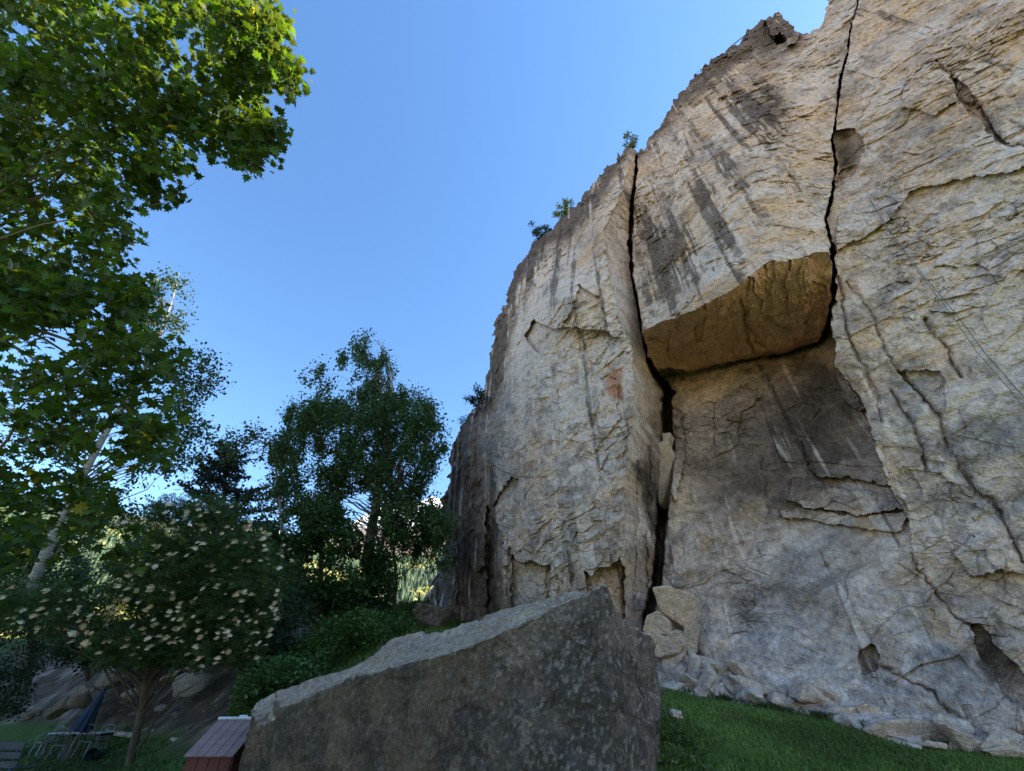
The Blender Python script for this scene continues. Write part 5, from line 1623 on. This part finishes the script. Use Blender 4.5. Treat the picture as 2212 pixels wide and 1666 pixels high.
P0, P1 = at(165, 1592, 15.5), at(232, 1478, 16.3)
par = empty('parasol', (float(P0[0]), float(P0[1]), float(ground_z(P0[0], P0[1]))))
tag(par, 'folded dark blue parasol leaning over the garden tables', 'parasol')
loc = lambda p: np.array(p) - np.array([P0[0], P0[1], par.location.z])
ax = (P1 - P0) / np.linalg.norm(P1 - P0)
MB().tube([loc(P0 - ax * .75), loc(P0), loc(P1)], [.02, .02, .014], 8).build('pole', M['white_metal'], par, smooth=True)
u = np.linspace(0, 1, 13)
L_ = np.linalg.norm(P1 - P0)
e1 = np.cross(ax, [0, 1, 0]); e1 /= np.linalg.norm(e1); e2 = np.cross(ax, e1)
ang = np.linspace(0, 2 * math.pi, 33)[:-1]
V_ = []
for k in u:
    r = (.30 * (1 - k) ** .85 + .015) * (1 if k > 0 else .93)
    fold = r * (1 + .22 * np.cos(ang * 8) * (1 - k))
    cpt = loc(P0) + ax * L_ * (.12 + .86 * k)
    V_.append(cpt + fold[:, None] * (np.cos(ang)[:, None] * e1 + np.sin(ang)[:, None] * e2 * .8))
b_ = np.arange(12)[:, None] * 32
kk = np.arange(32)
F_ = np.stack([b_ + kk, b_ + (kk + 1) % 32, b_ + 32 + (kk + 1) % 32, b_ + 32 + kk], -1).reshape(-1, 4)
mesh_np('canopy', np.concatenate(V_), F_, M['blue_cloth'], smooth=True, parent=par)
MB().tube([loc(P1 - ax * .03), loc(P1 + ax * .10)], [.018, .008], 8).build('finial', M['white_metal'], par, smooth=True)

# overturned green tub on the lawn
c = at(212, 1618, 15.0)
tubx, tuby = float(c[0]), float(c[1])
tub = empty('plastic_tub', (tubx, tuby, float(ground_z(tubx, tuby)) + .17), R(15))
tag(tub, 'dark green plastic tub lying on its side by the tables', 'tub')
MB().tube([(-.02, -.25, 0), (0, .22, 0)], [.19, .16], 20, cap=False).build('body', M['green_plastic'], tub, smooth=True)
MB().tube([(-.02, -.27, 0), (-.02, -.24, 0)], [.205, .205], 20, cap=False).build('rim', M['green_plastic'], tub, smooth=True)
MB().tube([(0, .20, 0), (0, .22, 0)], [.16, .16], 20).build('base', M['green_plastic'], tub, smooth=True)

# log edging along the bank
E0, E1 = at(215, 1580, 19.0), at(428, 1606, 14.8)
for k in range(3):
    a = E0 + (E1 - E0) * (k / 3. + .004); b = E0 + (E1 - E0) * ((k + 1) / 3. - .004)
    pts = np.stack([a + (b - a) * s for s in np.linspace(0, 1, 7)])
    o = MB().tube(pts, [.09, .095, .088, .092, .085, .09, .08], 12).build('edging_log', M['log'], smooth=True)
    tag(o, ('weathered log edging the lawn, nearest the tables', 'weathered log edging the lawn behind the rowan trunk', 'weathered log edging the lawn, nearest the red box')[k], 'log', 'logs along the lawn edge')

# posts and cloth above the mossy boulder
def post(px0, py0, px1, py1, t, w, m, label):
    a, b = at(px0, py0, t), at(px1, py1, t)
    b[1] = a[1] + (b[1] - a[1]) * .3
    d = np.array([a[0], a[1], a[2]])
    pts = np.stack([d + (b - d) * s for s in np.linspace(-.25, 1, 5)])
    pts[1:-1] += np.random.default_rng(int(px0)).normal(size=(3, 3)) * .006
    o = MB().tube(pts, np.array([1, 1, .97, .93, .85]) * w, 8).build('fence_post', m, smooth=True)
    return tag(o, label, 'post', 'posts above the mossy boulder')
post(877, 1312, 884, 1275, 19.0, .035, M['grey_post'], 'dark thin post farthest left, half hidden by leaves')
post(902, 1310, 905, 1276, 19.0, .04, M['grey_post'], 'dark rough post left of the ochre posts')
post(933, 1318, 938, 1281, 18.2, .035, M['post_wood'], 'ochre post beside the pale hanging cloths, left one')
post(964, 1322, 970, 1285, 18.2, .04, M['post_wood'], 'ochre post right of the pale hanging cloths')
def cloth(poly, t, label):
    c = np.array(poly, float)
    A = at(c[:, 0], c[:, 1], np.full(len(c), t))
    n = len(A)
    B = A + np.array([.0, .05, .0])
    F = [tuple(range(n)), tuple(range(2 * n - 1, n - 1, -1))] + [(k, (k + 1) % n, n + (k + 1) % n, n + k)[::-1] for k in range(n)]
    o = MB().add(np.concatenate([A, B]), F).build('hanging_cloth', M['pale_cloth'], bevel=.012)
    return tag(o, label, 'cloth', 'pale cloths by the posts')
cloth([(938, 1291), (942, 1298), (944, 1308), (940, 1313), (938, 1305)], 18.3, 'small pale blue cloth hanging next to the left ochre post')
cloth([(956, 1281), (958, 1284), (955, 1300), (953, 1316), (948, 1316), (950, 1304), (954, 1290)], 18.25, 'long pale blue cloth between the two ochre posts')

# climbing ropes
def rope(pts, r, label, lift=.16):
    P_ = at(*np.array(pts, float).T)
    o = MB().tube(P_, r, 6).build('climbing_rope', M['rope'], smooth=True)
    return tag(o, label, 'rope', 'ropes on the cliff')
def wall_t(px, py, off):
    d = rays(px, py)
    return float((WC + off) / (d @ WN))
rp = [(1878, 428), (1915, 488), (1990, 590), (2060, 672), (2130, 765), (2212, 858), (2280, 930)]
rope([(a, b, wall_t(a, b, 1.25)) for a, b in rp], .010, 'dark climbing rope hanging diagonally across the right wall')
rp = [(1878, 432), (1914, 492), (1985, 590), (2050, 672), (2110, 760), (2180, 840), (2250, 930)]
rope([(a, b, wall_t(a, b, 1.2)) for a, b in rp], .008, 'thinner second strand of the rope on the right wall')
rp = [(1572, 106), (1602, 82), (1632, 58)]
rope([(a, b, wall_t(a, b, -1.4)) for a, b in rp], .03, 'short taut rope against the sky below the summit')

# ================================================================== far hills
def hill(name, az0, az1, r0, r1, zf, colf, na=150, nr=60):
    az = np.linspace(R(az0), R(az1), na); rr = np.geomspace(r0, r1, nr)
    A, RR = np.meshgrid(az, rr)
    X_, Y_ = RR * np.sin(A), RR * np.cos(A)
    Z_ = zf(A, RR, X_, Y_)
    V = np.stack([X_, Y_, Z_], -1).reshape(-1, 3)
    i_ = (np.arange(nr - 1)[:, None] * na + np.arange(na - 1)).reshape(-1)
    F = np.stack([i_, i_ + 1, i_ + na + 1, i_ + na], -1)
    o = mesh_np(name, V, F, M['ground'], np.clip(colf(V), .01, .9), smooth=True)
    return tag(o, kind='structure')
def z_forest(A, RR, X_, Y_):
    q = np.stack([X_, Y_, X_ * 0], -1)
    u = np.clip((RR - 140) / 700., 0, 1)
    crest = (.275 + .02 * fbm(np.stack([A * 9, A * 0, A * 0], -1), 3, 601)) * 840
    return crest * u ** 1.15 - 4 + 9 * fbm(q / 60., 4, 602) * sstep(140, 260, RR)
hill('forest_hill', -80, 14, 120, 840, z_forest, lambda V: np.array([.055, .075, .025]) * (1 + .4 * fbm(V / 25., 3, 603))[:, None])
def z_mount(A, RR, X_, Y_):
    u = np.clip((RR - 900) / 2300., 0, 1)
    q = np.stack([X_, Y_, X_ * 0], -1)
    prof = np.interp(np.degrees(A), [-60, -40, -25, -16, -11, -7.5, -4, 5], [.22, .26, .28, .36, .385, .365, .33, .30])
    return prof * 3200 * u + 130 * fbm(q / 420., 5, 611) * u
def c_mount(V):
    n = fbm(V / 160., 4, 612)
    snow = sstep(760, 980, V[:, 2] + 200 * n)[:, None]
    return np.array([.14, .12, .10]) * (1 + .3 * n)[:, None] * (1 - snow) + np.array([.80, .80, .82]) * snow
hill('snow_mountain', -65, 8, 900, 3200, z_mount, c_mount, 240, 120)
# the wood on the hill: many small trees read as one mass
rg = np.random.default_rng(99)
n = 5200
A_ = R(-50) + R(46) * rg.random(n)
R_ = 150 + 660 * rg.random(n) ** 1.1
X_, Y_ = R_ * np.sin(A_), R_ * np.cos(A_)
Z_ = z_forest(A_, R_, X_, Y_)
decid = (fbm(np.stack([X_, Y_, X_ * 0], -1) / 70., 3, 620) > .05 + .5 * sstep(180, 420, R_) - .25)
h_ = (7 + 8 * rg.random(n)) * np.where(decid, .65, 1.0)
w_ = h_ * np.where(decid, .42, .17)
lv = [0, .25, .55, .8, 1.0]
rd = np.where(decid[:, None], np.array([.55, 1, .95, .6, .08]), np.array([.95, 1, .62, .33, .03]))
sd = 7
an = np.arange(sd) * 2 * math.pi / sd
rad_ = w_[:, None, None] * rd[:, :, None] * (1 + .22 * rg.normal(size=(n, 5, sd)))
V_ = np.stack([X_[:, None, None] + rad_ * np.cos(an), Y_[:, None, None] + rad_ * np.sin(an), np.broadcast_to(Z_[:, None, None] + h_[:, None, None] * np.array(lv)[None, :, None] - .5, rad_.shape)], -1)
kk = np.arange(sd)
f_ = np.concatenate([np.stack([l * sd + kk, l * sd + (kk + 1) % sd, (l + 1) * sd + (kk + 1) % sd, (l + 1) * sd + kk], -1) for l in range(4)])
F_ = (np.arange(n) * 5 * sd)[:, None, None] + f_[None]
cl = np.where(decid[:, None], np.array([.17, .17, .045]), np.array([.035, .060, .028])) * (1 + .3 * rg.normal(size=(n, 1))).clip(.4, 1.7)
tag(mesh_np('far_forest', V_.reshape(-1, 3), F_.reshape(-1, 4), M['needle'], np.clip(np.repeat(cl, 5 * sd, 0), .01, .5), smooth=False),
    'sunlit wood on the far hillside seen between the trees', 'forest', kind='stuff')
